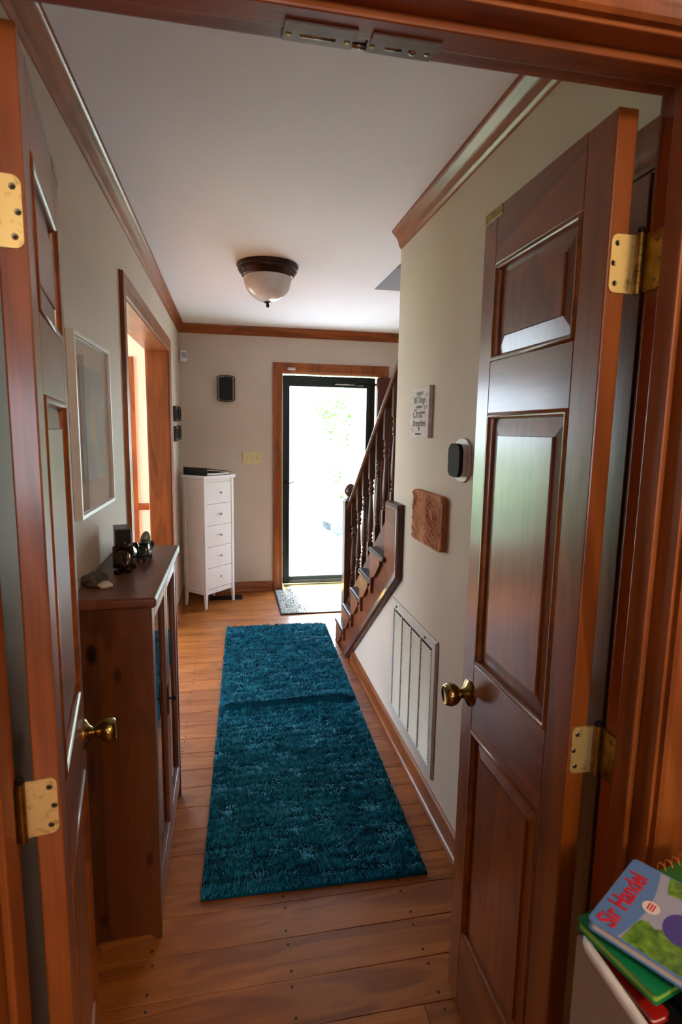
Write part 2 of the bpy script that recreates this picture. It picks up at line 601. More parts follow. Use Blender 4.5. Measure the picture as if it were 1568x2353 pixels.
struct(ws.build('wall_parlor_left', M_PEACH), 'peach painted far side wall of the parlor', 'wall')
JL, JR, HZ = -0.308, 0.642, 2.045                     # near doorway clear opening
wn_ = MB().box(XP, JL - 0.022, 0.70, YN, 0, ZC).box(JR + 0.022, 2.4, 0.70, YN, 0, ZC).box(JL - 0.022, JR + 0.022, 0.70, YN, HZ + 0.022, ZC)
struct(wn_.build('wall_near', M_WALL), 'greige partition wall holding the near double doorway', 'wall')
# right hall wall: full height up to the corner, then a triangle under the stairs
rw = MB().prism([(YN, 0), (3.78, 0), (2.66, 0.86), (2.66, ZC), (YN, ZC)], 'x', XR, 0.90)
struct(rw.build('wall_right', M_WALL), 'greige right wall running down under the staircase', 'wall')
st = MB().box(OX1, OX1 + .1, -0.3, 3.9, 0, 4.95).box(OX0 - .1, OX0, -0.3, OY1, ZC + .14, 4.95).box(OX0 - .1, OX1 + .1, OY1, OY1 + .1, ZC + 0.14, 4.95)
st.box(OX0 - .1, OX1 + .1, -0.4, -0.3, ZC + .14, 4.95)
st.box(OX0, OX1, -0.3, OY0, 0, ZC + .14)
struct(st.build('wall_stairwell', M_WALL), 'greige walls of the stairwell shaft rising through the ceiling', 'wall')
sk = MB().box(OX0 - .1, 1.09, -0.4, OY1 + .1, 4.95, 5.05).box(1.59, OX1 + .1, -0.4, OY1 + .1, 4.95, 5.05).box(1.09, 1.59, -0.4, 0.8, 4.95, 5.05).box(1.09, 1.59, 1.6, OY1 + .1, 4.95, 5.05)  # opening in the middle is added, unseen, to give the stairwell some light
struct(sk.build('ceiling_upstairs', M_CEIL), 'upstairs ceiling over the stairwell with an unseen hole added to let in light', 'ceiling')
fo = MB().box(2.4, 2.5, 0.70, YF, 0, ZC)
struct(fo.build('wall_foyer_right', M_WALL), 'greige wall on the far right of the entry', 'wall')
nr = MB().box(XP - .1, XP, -3.1, 0.7, 0, ZC).box(2.4, 2.5, -3.1, 0.7, 0, ZC)
nr.box(XP, -0.65, -3.1, -3.0, 0, ZC).box(0.25, 2.4, -3.1, -3.0, 0, ZC).box(-0.65, 0.25, -3.1, -3.0, 0, 0.9).box(-0.65, 0.25, -3.1, -3.0, 1.9, ZC)
struct(nr.build('wall_back', M_PEACH), 'peach walls of the room behind the camera', 'wall')

# ------------------------------------------------------------------ mouldings
CROWN = [(0, 0), (0, 0.078), (0.004, 0.078), (0.006, 0.070), (0.012, 0.066), (0.013, 0.060), (0.017, 0.046), (0.025, 0.031), (0.036, 0.021), (0.038, 0.016), (0.045, 0.012), (0.047, 0.0)]
mb = MB().sweep([(XL, YN, ZC), (XL, YF, ZC)], (0, 0, -1), CROWN)
struct(mb.build('trim_1', W_TY, None, 50), 'glossy stained crown moulding along the left wall', 'moulding')
mb = MB().sweep([(XL + .002, YF, ZC), (2.4, YF, ZC)], (0, 0, -1), CROWN)
struct(mb.build('trim_2', W_TX, None, 50), 'stained crown moulding above the front door', 'moulding')
mb = MB().sweep([(XR, 2.66, ZC), (XR, YN, ZC)], (0, 0, -1), CROWN)
struct(mb.build('trim_3', W_TY, None, 50), 'glossy stained crown moulding ending at the right wall corner', 'moulding')

BASE = [(0, 0), (0.024, 0), (0.024, 0.012), (0.018, 0.022), (0.014, 0.024), (0.014, 0.072), (0.009, 0.084), (0.004, 0.092), (0, 0.092)]
for nm, a, b_, lab in (('baseboard_left', (XL, 4.48, 0), (XL, YF, 0), 'stained baseboard in the far left corner'),
                       ('baseboard_left', (XL, 1.0, 0), (XL, 2.55, 0), 'stained baseboard behind the dark cabinet'),
                       ('baseboard_far', (XL + .024, YF, 0), (0.385, YF, 0), 'stained baseboard between the corner and the front door'),
                       ('baseboard_right', (XR, 3.50, 0), (XR, 1.66, 0), 'stained baseboard along the right wall beside the blue rug')):
    # sideways must point into the room
    mb = MB().sweep([a, b_], (0, 0, 1), [((w if nm == 'x' else -w), h) for w, h in BASE])
    struct(mb.build(nm, W_TX if nm == 'baseboard_far' else W_TY, None, 50), lab, 'baseboard')

CASING = [(0, 0), (0, 0.009), (0.004, 0.013), (0.012, 0.011), (0.022, 0.012), (0.030, 0.017), (0.052, 0.019), (0.062, 0.017), (0.064, 0.0)]


def casing(name, parent, pts, N, width, m, flip=False):
    s = width / 0.064
    pr = [((-w if flip else w) * s, h) for w, h in CASING]
    mb = MB().sweep(pts, N, pr)
    return mb.build(name, m, parent, 40)


# --- near double doorway
dw = thing('trim_4', 'stained wooden frame of the near double doorway', 'door frame', (0.167, 0.76, 0), kind='structure')


def W(o, t):
    """child given in world coordinates under a thing that only translates"""
    o.data.transform(Matrix.Translation(-t.location))
    return o


W(MB().box(JL - 0.022, JL, 0.70, YN, 0, HZ).build('jamb', W_TZ, dw, bevel=.002), dw)
W(MB().box(JR, JR + 0.022, 0.70, YN, 0, HZ).build('jamb', W_TZ, dw, bevel=.002), dw)
W(MB().box(JL - 0.022, JR + 0.022, 0.70, YN, HZ, HZ + 0.022).build('header', W_TX, dw, bevel=.002), dw)
W(MB().box(JL, JL + .012, 0.735, 0.775, 0, HZ - .012).build('door_stop', W_TZ, dw, bevel=.003), dw)
W(MB().box(JR - .012, JR, 0.735, 0.775, 0, HZ - .012).build('door_stop', W_TZ, dw, bevel=.003), dw)
W(MB().box(JL, JR, 0.735, 0.775, HZ - .012, HZ).build('door_stop', W_TX, dw, bevel=.003), dw)
e = 0.006
W(casing('casing', dw, [(JR + e, 0.70, 0), (JR + e, 0.70, HZ + e), (JL - e, 0.70, HZ + e), (JL - e, 0.70, 0)], (0, -1, 0), 0.075, W_TZ, True), dw)
W(casing('casing', dw, [(JL - e, YN, 0), (JL - e, YN, HZ + e), (JR + e, YN, HZ + e), (JR + e, YN, 0)], (0, 1, 0), 0.06, W_TZ, True), dw)
for i, xs in enumerate((0.070, 0.180)):
    p = MB().box(xs, xs + 0.092, 0.779, 0.811, HZ - 0.004, HZ - .0005)
    p = W(p.build('strike_plate', M_ZINC, dw, bevel=.001), dw)
    q = MB().box(xs, xs + 0.092, 0.757, 0.777, HZ - .0145, HZ - .0122).build('flange', M_STRIKE, p, bevel=.0008)
    q.data.transform(Matrix.Translation(-dw.location))
    sl = MB()
    cx0, cx1 = (xs + 0.022, xs + 0.068) if i == 0 else (xs + 0.024, xs + 0.046)
    sl.tube([(cx0, 0.790, HZ - .0065), (cx1, 0.790, HZ - .0065)], 0.0035, 8)
    if i:
        sl.lathe([(0.005, 0), (0.005, 0.004), (0.001, 0.006)], (xs + 0.062, 0.793, HZ - .004), (0, 0, -1), 10)
    q = sl.build('catch_slot', M_STEEL, p, True)
    q.data.transform(Matrix.Translation(-dw.location))
    for dx in (0.008, 0.084):
        q = MB().lathe([(0.004, 0), (0.004, 0.0012), (0.002, 0.002)], (xs + dx, 0.795, HZ - .004), (0, 0, -1), 10).build('screw', M_OLDB, p)
        q.data.transform(Matrix.Translation(-dw.location))
W(MB().tube([(0.162, 0.796, HZ - .006), (0.18, 0.796, HZ - .006)], 0.004, 8).build('catch_rod', M_STEEL, dw, True), dw)

# --- wide opening in the left wall
OA, OB, OH = 2.65, 4.36, 2.09
lo = thing('trim_5', 'stained casing and jambs of the wide opening in the left wall', 'door frame', (XL, 3.5, 0), kind='structure')
W(MB().box(-0.592, XL + .002, OA - .02, OA, 0, OH).build('jamb', W_TZ, lo, bevel=.002), lo)
W(MB().box(-0.592, XL + .002, OB, OB + .02, 0, OH).build('jamb', W_TZ, lo, bevel=.002), lo)
W(MB().box(-0.592, XL + .002, OA - .02, OB + .02, OH, OH + .02).build('header', W_TY, lo, bevel=.002), lo)
W(casing('casing', lo, [(XL, OA - e, 0), (XL, OA - e, OH + e), (XL, OB + e, OH + e), (XL, OB + e, 0)], (1, 0, 0), 0.088, W_TZ), lo)
W(casing('casing', lo, [(-0.59, OA - e, 0), (-0.59, OA - e, OH + e), (-0.59, OB + e, OH + e), (-0.59, OB + e, 0)], (-1, 0, 0), 0.088, W_TZ, True), lo)

# --- parlor: chair rail, front window, side window
cr_ = MB().sweep([(-0.83, YF, 0.86), (-0.59, YF, 0.86)], (0, -1, 0), [(0, 0), (0, .012), (-.012, .02), (-.045, .02), (-.06, .012), (-.06, 0)])
struct(cr_.build('trim_6', W_TX, None, 40), 'stained chair rail on the peach parlor wall', 'moulding')


def window(name, label, horizontal, x0, x1, z0, z1, wallpos, inward):
    """double-hung wooden window; horizontal axis 'x' (wall faces y) or 'y' (wall faces x)"""
    c = (x0 + x1) / 2
    t = thing(name, label, 'window', (c, wallpos, z0) if horizontal == 'x' else (wallpos, c, z0), kind='structure')

    def bx(name, a0, a1, d0, d1, zz0, zz1, m, par=t, bevel=.002):
        d0, d1 = sorted((wallpos + d0 * inward, wallpos + d1 * inward))
        mb = MB()
        if horizontal == 'x':
            mb.box(a0, a1, d0, d1, zz0, zz1)
        else:
            mb.box(d0, d1, a0, a1, zz0, zz1)
        o = mb.build(name, m, par, bevel=bevel)
        o.data.transform(Matrix.Translation(-t.location))
        return o
    for a0, a1 in ((x0, x0 + .03), (x1 - .03, x1)):
        bx('jamb', a0, a1, -0.15, 0, z0, z1, W_TZ)
    bx('head', x0, x1, -0.15, 0, z1 - .03, z1, W_TX)
    bx('sill', x0 - .07, x1 + .07, -0.15, 0.04, z0 - .005, z0 + .025, W_TX)
    bx('casing', x0 - .075, x0 + .005, 0, 0.02, z0 - .1, z1 + .075, W_TZ)
    bx('casing', x1 - .005, x1 + .075, 0, 0.02, z0 - .34 if z0 < .4 else z0 - .1, z1 + .075, W_TZ)
    bx('casing', x0 + .005, x1 - .005, 0, 0.02, z1, z1 + .075, W_TX)
    zm = (z0 + z1) / 2
    n = 2
    wseg = (x1 - x0 - .06) / n
    for i in range(n):
        a0, a1 = x0 + .03 + i * wseg, x0 + .03 + (i + 1) * wseg
        for (q0, q1, d) in ((z0 + .025, zm + .02, -0.07), (zm - .02, z1 - .03, -0.105)):
            s = MB()
            for (b0, b1, y0, y1) in ((a0, a1, q0, q0 + .04), (a0, a1, q1 - .04, q1), (a0, a0 + .04, q0, q1), (a1 - .04, a1, q0, q1)):
                dd = sorted((wallpos + d * inward, wallpos + (d - .03) * inward))
                if horizontal == 'x':
                    s.box(b0, b1, dd[0], dd[1], y0, y1)
                else:
                    s.box(dd[0], dd[1], b0, b1, y0, y1)
            so = s.build('sash', M_WHITE, t)
            so.data.transform(Matrix.Translation(-t.location))
            bx('pane', a0 + .035, a1 - .035, d - .013, d - .017, q0 + .035, q1 - .035, M_GLASS, so, 0)
    return t


window('window_1', 'tall parlor front window seen through the left opening', 'x', WX0, WX1, WZ0, WZ1, YF, -1)
window('window_2', 'parlor side window on the far left', 'y', SY0, SY1, SZ0, SZ1, XP, 1)
window('window_3', 'unseen window added behind the camera to light the near doorway', 'x', -0.65, 0.25, 0.9, 1.9, -3.0, 1)  # added out of view so daylight reaches the near jambs and casings

# --- front door frame
fd = thing('trim_7', 'stained casing and brass edged frame of the front door', 'door frame', (0.94, 5.41, 0), kind='structure')
FA, FB, FH = 0.478, 1.402, 2.068
W(MB().box(FA - .022, FA, YF - .001, 5.49, 0, FH).build('jamb', W_TZ, fd, bevel=.002), fd)
W(MB().box(FB, FB + .018, YF - .001, 5.49, 0, FH).build('jamb', W_TZ, fd, bevel=.002), fd)
W(MB().box(FA - .022, FB + .018, YF - .001, 5.49, FH, FH + .022).build('header', W_TX, fd, bevel=.002), fd)
W(casing('casing', fd, [(FA - e, YF, 0), (FA - e, YF, FH + e), (FB + e, YF, FH + e), (FB + e, YF, 0)], (0, -1, 0), 0.085, W_TZ), fd)
ww = MB().box(FA, FA + .006, 5.37, 5.40, 0.02, FH).box(FB - .006, FB, 5.37, 5.40, 0.02, FH).box(FA, FB, 5.37, 5.40, FH - .006, FH)
W(ww.build('weatherstrip', M_BRASS, fd), fd)
W(MB().prism([(5.30, 0), (5.30, .006), (5.345, .022), (5.46, .026), (5.49, .01), (5.49, 0)], 'x', FA, FB).build('threshold', M_BRASS, fd), fd)
for zz in (1.82, 1.05, 0.28):
    W(MB().box(FB - .012, FB, 5.345, 5.37, zz - .05, zz + .05).build('hinge', M_OLDB, fd, bevel=.002), fd)

# --- storm door
sd = thing('door_1', 'dark green storm door with one tall clear pane', 'door', (0.95, 5.45, 0), kind='structure')
SA, SB = FA + .012, FB - .012
Y0, Y1 = 5.43, 5.465


def stile(x0, x1, z0, z1, nm, m=M_GREEN):
    return W(MB().box(x0, x1, Y0, Y1, z0, z1).build(nm, m, sd, bevel=.004), sd)


stile(SA, 0.556, 0.03, 2.055, 'stile')
stile(1.305, SB, 0.03, 2.055, 'stile')
stile(0.556, 1.305, 1.955, 2.055, 'rail')
stile(0.556, 1.305, 0.03, 0.072, 'rail', M_GREY)
stile(0.556, 1.305, 0.072, 0.104, 'rail')
for x0, x1, z0, z1 in ((0.535, 0.541, .1, 1.97), (1.322, 1.33, .1, 1.97), (1.352, 1.358, .1, 1.97)):
    W(MB().box(x0, x1, Y0 - .006, Y0, z0, z1).build('bead', M_GREEN, sd), sd)
W(MB().box(0.556, 1.305, Y0 - .006, Y0, 1.972, 1.978).build('bead', M_GREEN, sd), sd)
W(MB().box(0.552, 1.309, 5.447, 5.451, 0.10, 1.96).build('pane', M_GLASS, sd), sd)
hd = MB().tube([(0.52, 5.428, 1.03), (0.535, 5.405, 1.025), (0.56, 5.395, 1.038), (0.59, 5.395, 1.048), (0.615, 5.398, 1.03)], [.004, .005, .006, .006, .003], 8)
hd.box(0.512, 0.53, 5.418, 5.43, 0.99, 1.07)
W(hd.build('handle', M_BRONZE, sd, True), sd)
clz = MB().tube([(0.98, 5.415, 1.985), (1.23, 5.415, 1.985)], 0.006, 8)
c_ = W(clz.build('closer', M_STEEL, sd, True), sd)
cm = MB().tube([(1.20, 5.415, 1.985), (1.27, 5.415, 1.985)], 0.013, 10).box(1.25, 1.40, 5.408, 5.422, 1.98, 2.0).box(0.965, 0.985, 5.405, 5.43, 1.975, 2.0)
W(cm.build('closer_bracket', M_IRON, sd), sd)

# ------------------------------------------------------------------ panel doors


def panel_door(name, label, loc, ang, s, w, t, zb, zt, stiles, panels, mats, knob=None, hinges=(), catch=False, both=True, jamb_rot=0.0):
    """local x runs from hinge to free edge; the seen face is y=0 and the body lies on the -s side"""
    d = thing(name, label, 'door', loc, ang, kind='structure')
    mz, mx, mp = mats
    a, b_ = stiles

    def bx(nm, x0, x1, z0, z1, m, par=d, y0=0.0, y1=None, bevel=.0025):
        y1 = -s * t if y1 is None else y1
        yy = sorted((y0, y1))
        return MB().box(x0, x1, yy[0], yy[1], z0, z1).build(nm, m, par, bevel=bevel)
    bx('stile', 0, a, zb, zt, mz)
    bx('stile', b_, w, zb, zt, mz)
    zs = sorted(panels)
    edges = [zb] + [z for p in zs for z in p] + [zt]
    for i in range(0, len(edges), 2):
        bx('rail', a, b_, edges[i], edges[i + 1], mx, bevel=.0015)
    for z0, z1 in zs:
        for side in ((1, 0.0), (-1, -s * t)) if both else ((1, 0.0),):
            sg = s * side[0]
            ys = side[1]
            # raised panel
            i1, i2 = 0.012, 0.050
            y_e, y_f = ys - sg * 0.0115, ys - sg * 0.003
            rect = lambda i: [(a + i, z0 + i), (b_ - i, z0 + i), (b_ - i, z1 - i), (a + i, z1 - i)]
            vs = [(x, ys - sg * t * 0.5, z) for x, z in rect(0)] + [(x, y_e, z) for x, z in rect(i1)] + \
                 [(x, y_f - sg * .0035, z) for x, z in rect(i2)] + [(x, y_f, z) for x, z in rect(i2 + .001)]
            fs = [(4 * k + i, 4 * k + (i + 1) % 4, 4 * k + 4 + (i + 1) % 4, 4 * k + 4 + i) for k in range(3) for i in range(4)] + [(12, 13, 14, 15)]
            MB().add(vs, fs).build('panel', mp, d)
            # sticking moulding around it
            pr = [(0, -0.012), (0, 0.0), (0.003, 0.003), (0.008, 0.003), (0.012, -0.002), (0.014, -0.008), (0.014, -0.012)]
            path = [(a, ys, z0), (b_, ys, z0), (b_, ys, z1), (a, ys, z1)]
            if sg > 0:
                path = path[::-1]
            MB().sweep(path, (0, sg, 0), pr, True).build('moulding', mx, d, 60)
    if knob:
        kx, kz = knob
        for sg, ys in ((s, 0.0), (-s, -s * t)):
            r = MB().lathe([(0.033, 0), (0.033, 0.003), (0.030, 0.006), (0.018, 0.011), (0.0125, 0.018)], (kx, ys, kz), (0, sg, 0), 28)
            k = MB().lathe([(0.0125, 0.012), (0.0115, 0.020), (0.0125, 0.025), (0.019, 0.030), (0.0255, 0.038), (0.0285, 0.047), (0.0285, 0.055), (0.0255, 0.063), (0.0215, 0.066), (0.019, 0.0645), (0.001, 0.064)], (kx, ys, kz), (0, sg, 0), 28)
            ko = k.build('knob', M_ANTB, d, 50)
            r.build('rosette', M_ANTB, ko, 40)
    for hz in hinges:
        # barrel stands just off the hinge corner on the hall side; leaves on the door edge and on the jamb
        hb = MB()
        bxp, byp = -0.006, -s * (t + 0.0165)
        hb.lathe([(0.0066, -0.046), (0.0066, -0.030), (0.0058, -0.0295), (0.0066, -0.029), (0.0066, -0.012), (0.0058, -0.0115), (0.0066, -0.011), (0.0066, 0.011), (0.0058, 0.0115), (0.0066, 0.012), (0.0066, 0.029), (0.0058, 0.0295), (0.0066, 0.03), (0.0066, 0.046)], (bxp, byp, hz), (0, 0, 1), 14)
        ho = hb.build('hinge', M_OLDB, d, 40)
        MB().lathe([(0.0045, 0.0461), (0.0062, 0.047), (0.0062, 0.053), (0.003, 0.056)], (bxp, byp, hz), (0, 0, 1), 14).build('hinge_pin', M_IRON, ho, 40)
        # door-edge leaf with rounded outer corners, in the plane x = 0
        r = 0.011
        yo, yi = -s * 0.004, -s * (t + 0.010)
        q = []
        for k in range(7):
            an = math.pi / 2 * k / 6
            q.append((yo - s * r + s * r * math.cos(an), hz + 0.044 - r + r * math.sin(an)))
        lf = q + [(yi, hz + 0.044), (yi, hz - 0.044)] + [(y, 2 * hz - z) for y, z in q[::-1]]
        MB().prism(lf, 'x', -0.0025, -0.0002).build('leaf', M_LEAF, ho)
        for (py, pz) in ((0.014, 0.030), (0.009, 0.0), (0.014, -0.030)):
            sc = MB().lathe([(0.0042, 0), (0.0042, 0.0006), (0.0034, 0.0012), (0.0012, 0.0008)], (-0.0025, -s * py, hz + pz), (-1, 0, 0), 12)
            sc.build('screw', M_SCREW, ho)
            sx = MB().box(-0.0042, -0.0034, -s * py - .0026, -s * py + .0026, hz + pz - .0005, hz + pz + .0005).box(-0.0042, -0.0034, -s * py - .0005, -s * py + .0005, hz + pz - .0026, hz + pz + .0026)
            sx.build('screw_slot', M_DULL, ho)
        # jamb leaf, lying on the jamb face; built around the barrel and turned to the jamb
        q = []
        for k in range(7):
            an = math.pi / 2 * k / 6
            q.append((-0.046 + r - r * math.cos(an), 0.044 - r + r * math.sin(an)))
        lf = [(0, -0.044), (0, 0.044)] + q[::-1] + [(x, -z) for x, z in q]
        ya, yb = sorted((-s * .0066, -s * .0046))
        jl = MB().prism(lf, 'y', ya, yb).build('leaf', M_OLDB, ho)
        jl.location = (bxp, byp, hz)
        jl.rotation_euler = (0, 0, jamb_rot)
        for (px_, pz) in ((-0.030, 0.030), (-0.038, 0.0), (-0.030, -0.030)):
            c_, s_ = math.cos(jamb_rot), math.sin(jamb_rot)
            lx, ly = px_, -s * .0046
            sc = MB().lathe([(0.0042, 0), (0.0036, 0.001), (0.001, 0.0008)], (0, 0, 0), (0, s, 0), 12).build('screw', M_SCREW, ho)
            sc.location = (bxp + lx * c_ - ly * s_, byp + lx * s_ + ly * c_, hz + pz)
            sc.rotation_euler = (0, 0, jamb_rot)
    if catch:
        yy = sorted((0.0, s * 0.0012))
        MB().box(w - .085, w - .002, yy[0], yy[1], zt - 0.022, zt).build('catch_plate', M_OLDB, d, bevel=.0004)
    return d


PAN = [(1.702, 1.912), (0.978, 1.586), (0.228, 0.806)]
panel_door('door_2', 'right leaf of the near double doors standing open beside the vent wall', (0.583, 0.832, 0), math.pi / 2, 1, 0.458, 0.035, 0.012, 2.034,
           (0.075, 0.395), PAN, (W_DZ, W_DX, W_DP), (0.415, 0.893), (1.808, 0.985, 0.25), True)
LA = math.atan2(0.459, -0.08)
panel_door('door_3', 'left leaf of the near double doors standing open beside the dark cabinet', (-0.253, 0.828, 0), LA, -1, 0.458, 0.035, 0.012, 2.030,
           (0.068, 0.388), PAN, (W_DZ, W_DX, W_DP), (0.425, 0.868), (1.808, 0.987, 0.25), True, True, math.pi / 2 - LA)
panel_door('door_4', 'dark red front door folded back against the end wall', (1.372, 5.262, 0), 0, -1, 0.90, 0.042, 0.012, 2.045,
           (0.12, 0.78), [(1.50, 1.90), (0.95, 1.38), (0.25, 0.82)], (W_RED, W_RED, W_RED), (0.84, 0.95))

# closet door in the right wall behind the open leaf
cd = panel_door('door_5', 'closed dark panelled closet door in the right wall behind the open door', (XR - 0.012, 1.0, 0), math.pi / 2, 1, 0.56, 0.010, 0.01, 2.03,
                (0.09, 0.47), [(1.702, 1.90), (0.978, 1.586), (0.228, 0.806)], (W_DZ, W_DX, W_DP), None, (), False, False)
cc = thing('trim_8', 'stained casing of the closet door in the right wall', 'door frame', (XR, 1.28, 0), kind='structure')
W(casing('casing', cc, [(XR, 0.995, 0), (XR, 0.995, 2.036), (XR, 1.565, 2.036), (XR, 1.565, 0)], (-1, 0, 0), 0.085, W_TZ, True), cc)
# ------------------------------------------------------------------ staircase
RUN, RISE, Y1S, Z1S = 0.243, 0.1845, 3.96, 0.170
SX0, SX1 = 0.772, 1.715
sc_ = thing('staircase', 'dark stained staircase rising toward the viewer with turned balusters', 'staircase', (1.24, 3.3, 0))


def S(o):
    return W(o, sc_)


for k in range(1, 12):
    yk, zk = Y1S - RUN * (k - 1), Z1S + RISE * (k - 1)
    xs = 0.745 if k <= 5 else 0.905
    S(MB().box(xs, SX1, yk - 0.295, yk, zk - 0.028, zk).build('tread', W_TREAD, sc_, bevel=0.011, segs=3))
    S(MB().box(SX0 if k <= 5 else .905, SX1, yk - 0.05, yk - 0.032, zk - RISE if k > 1 else 0, zk - 0.028).build('riser', W_SX, sc_))
    if k <= 5:
        r_, u_ = yk - 0.032, zk - 0.028
        poly = [(0.0, 0), (-0.20, 0), (-0.198, -0.030), (-0.175, -0.045), (-0.125, -0.090), (-0.095, -0.114), (-0.050, -0.132), (-0.026, -0.138), (-0.022, -0.228), (0.012, -0.236), (0.024, -0.205), (0.0, -0.19)]
        poly = [(r_ + a, max(u_ + b_, 0.002)) for a, b_ in poly]
        S(MB().prism(poly, 'x', 0.750, SX0).build('bracket', W_SKIRT, sc_, bevel=0.0015))
# outer string board under the treads
sp = []
for k in range(1, 6):
    yk, zk = Y1S - RUN * (k - 1), Z1S + RISE * (k - 1)
    sp += [(yk - .034, 0.0 if k == 1 else zk - RISE - .028), (yk - .034, zk - .029)]
sp += [(Y1S - RUN * 5 - .012, Z1S + RISE * 4 - .029), (Y1S - RUN * 5 - .012, 1.185), (2.50, 1.185), (2.50, 0.84), (3.60, 0.0)]
S(MB().prism(sp, 'x', 0.768, 0.789).build('string_board', W_SKIRT, sc_))
TRIM = [(-0.032, 0), (-0.032, 0.028), (-0.024, 0.034), (-0.010, 0.030), (0.004, 0.030), (0.018, 0.024), (0.030, 0.012), (0.034, 0.0)]
S(MB().sweep([(0.789, 3.655, 0.012), (0.789, 2.513, 0.868), (0.789, 2.513, 1.178)], (-1, 0, 0), TRIM).build('string_moulding', W_STR, sc_, 40))
S(MB().box(0.752, 0.80, 2.478, 2.668, 1.178, 1.205).build('moulding_cap', W_STR, sc_, bevel=.006))
nose = lambda y: Z1S + (Y1S - y) * RISE / RUN
# bottom rail carrying the balusters, handrail
SLOPE = RISE / RUN
ya, yb = 3.81, 2.665


def incl(nm, x0, x1, off, th, m, zfun, y_a=ya, y_b=yb, bevel=.004, segs=2):
    poly = [(y_a, zfun(y_a) + off - th), (y_b, zfun(y_b) + off - th), (y_b, zfun(y_b) + off), (y_a, zfun(y_a) + off)]
    return S(MB().prism(poly, 'x', x0, x1).build(nm, m, sc_, bevel=bevel, segs=segs))


incl('bottom_rail', 0.800, 0.842, 0.055, 0.20, W_STR, nose)
hr = lambda y: 0.995 + (3.85 - y) * 0.765
incl('handrail', 0.789, 0.851, 0.0, 0.045, W_SY, hr, bevel=.014, segs=4)
nw = MB().box(0.779, 0.869, 3.80, 3.89, 0.171, 1.06)
npst = S(nw.build('newel_post', W_SZ, sc_, bevel=.004))
fn = MB().lathe([(0.040, 1.06), (0.040, 1.068), (0.024, 1.076), (0.022, 1.088), (0.034, 1.098), (0.040, 1.112), (0.042, 1.124), (0.039, 1.14), (0.030, 1.158), (0.016, 1.172), (0.002, 1.178)], (0.824, 3.845, 0), (0, 0, 1), 24)
f_ = fn.build('finial', W_SZ, npst, 50)
f_.data.transform(Matrix.Translation(-sc_.location))
BAL = [3.71, 3.545, 3.395, 3.24, 3.085, 2.93, 2.775]
for yb_ in BAL:
    z0, z1 = nose(yb_) + 0.05, hr(yb_) - 0.03
    h = z1 - z0
    b0, b1 = z0 + 0.115, z1 - 0.17
    mb = MB().box(0.804, 0.838, yb_ - .017, yb_ + .017, z0 - .02, b0).box(0.804, 0.838, yb_ - .017, yb_ + .017, b1, z1 + .02)
    H = b1 - b0
    P = [(0.016, 0), (0.010, 0.012), (0.017, 0.03), (0.017, 0.045), (0.010, 0.06), (0.014, 0.085), (0.0165, 0.105), (0.012, 0.125), (0.009, 0.14), (0.015, 0.155), (0.017, 0.2), (0.019, 0.27), (0.0175, 0.40), (0.0135, 0.58), (0.0105, 0.70), (0.010, 0.75), (0.016, 0.765), (0.016, 0.785), (0.011, 0.80), (0.017, 0.825), (0.018, 0.85), (0.012, 0.88), (0.010, 0.91), (0.016, 0.93), (0.016, 0.95), (0.011, 0.97), (0.016, 1.0)]
    mb.lathe([(r, b0 + f * H) for r, f in P], (0.821, yb_, 0), (0, 0, 1), 14)
    S(mb.build('baluster', W_SZ, sc_, 35))

# ------------------------------------------------------------------ ceiling light
lt = thing('ceiling_light', 'flush ceiling light with dark bronze ring and alabaster glass bowl', 'ceiling light', (0.216, 3.36, ZC))
MB().lathe([(0.172, 0.0), (0.174, -0.010), (0.170, -0.018), (0.166, -0.022), (0.168, -0.030), (0.160, -0.044), (0.150, -0.052), (0.147, -0.062), (0.138, -0.068), (0.12, -0.066)], (0, 0, 0), (0, 0, 1), 56).build('rim', M_BRONZE, lt, 50)
bw = [(0.138 * math.cos(a), -0.062 - 0.138 * math.sin(a)) for a in [math.pi / 2 * i / 12 for i in range(12)]] + [(0.004, -0.2)]
MB().lathe(bw, (0, 0, 0), (0, 0, 1), 48).build('bowl', M_ALAB, lt, True)
MB().lathe([(0.001, -0.196), (0.022, -0.199), (0.021, -0.203), (0.009, -0.208), (0.008, -0.213), (0.010, -0.218), (0.009, -0.225), (0.002, -0.23)], (0, 0, 0), (0, 0, 1), 20).build('finial', M_BRONZE, lt, 50)

# ------------------------------------------------------------------ rug
RA = math.radians(-1.42)
rug = thing('rug', 'long teal shag runner rug with a crosswise fold on the hall floor', 'rug', (0.307, 2.984, 0), RA)
RW, RL = 0.775, 2.59


def rz(x, y):
    """height of the rug: flat with one fold across it and soft waves"""
    f = y - (-0.012 + 0.03 * (x / RW))
    return 0.042 * (math.exp(-f / 0.05) if f > 0 else math.exp(-(f / 0.013) ** 2)) + 0.004 * (1 + math.sin(y * 5.1 + x * 2))


nx, ny = 20, 260
mb = MB()
vs = [(-RW / 2 + RW * i / nx, -RL / 2 + RL * j / ny, 0) for j in range(ny + 1) for i in range(nx + 1)]
vs = [(x, y, rz(x, y) * min(1, 14 * (RW / 2 - abs(x)) + .25) + .007) for x, y, z in vs]
fs = [(j * (nx + 1) + i, j * (nx + 1) + i + 1, (j + 1) * (nx + 1) + i + 1, (j + 1) * (nx + 1) + i) for j in range(ny) for i in range(nx)]
n0 = len(vs)
rim = [i for i in range(nx + 1)] + [j * (nx + 1) + nx for j in range(1, ny + 1)] + [ny * (nx + 1) + i for i in range(nx - 1, -1, -1)] + [j * (nx + 1) for j in range(ny - 1, 0, -1)]
vs += [(vs[i][0], vs[i][1], 0.001) for i in rim]
fs += [(rim[k], n0 + k, n0 + (k + 1) % len(rim), rim[(k + 1) % len(rim)]) for k in range(len(rim))]
fs.append(tuple(range(n0, n0 + len(rim))))
mb.add(vs, fs).build('backing', M_TEAL, rug, True)
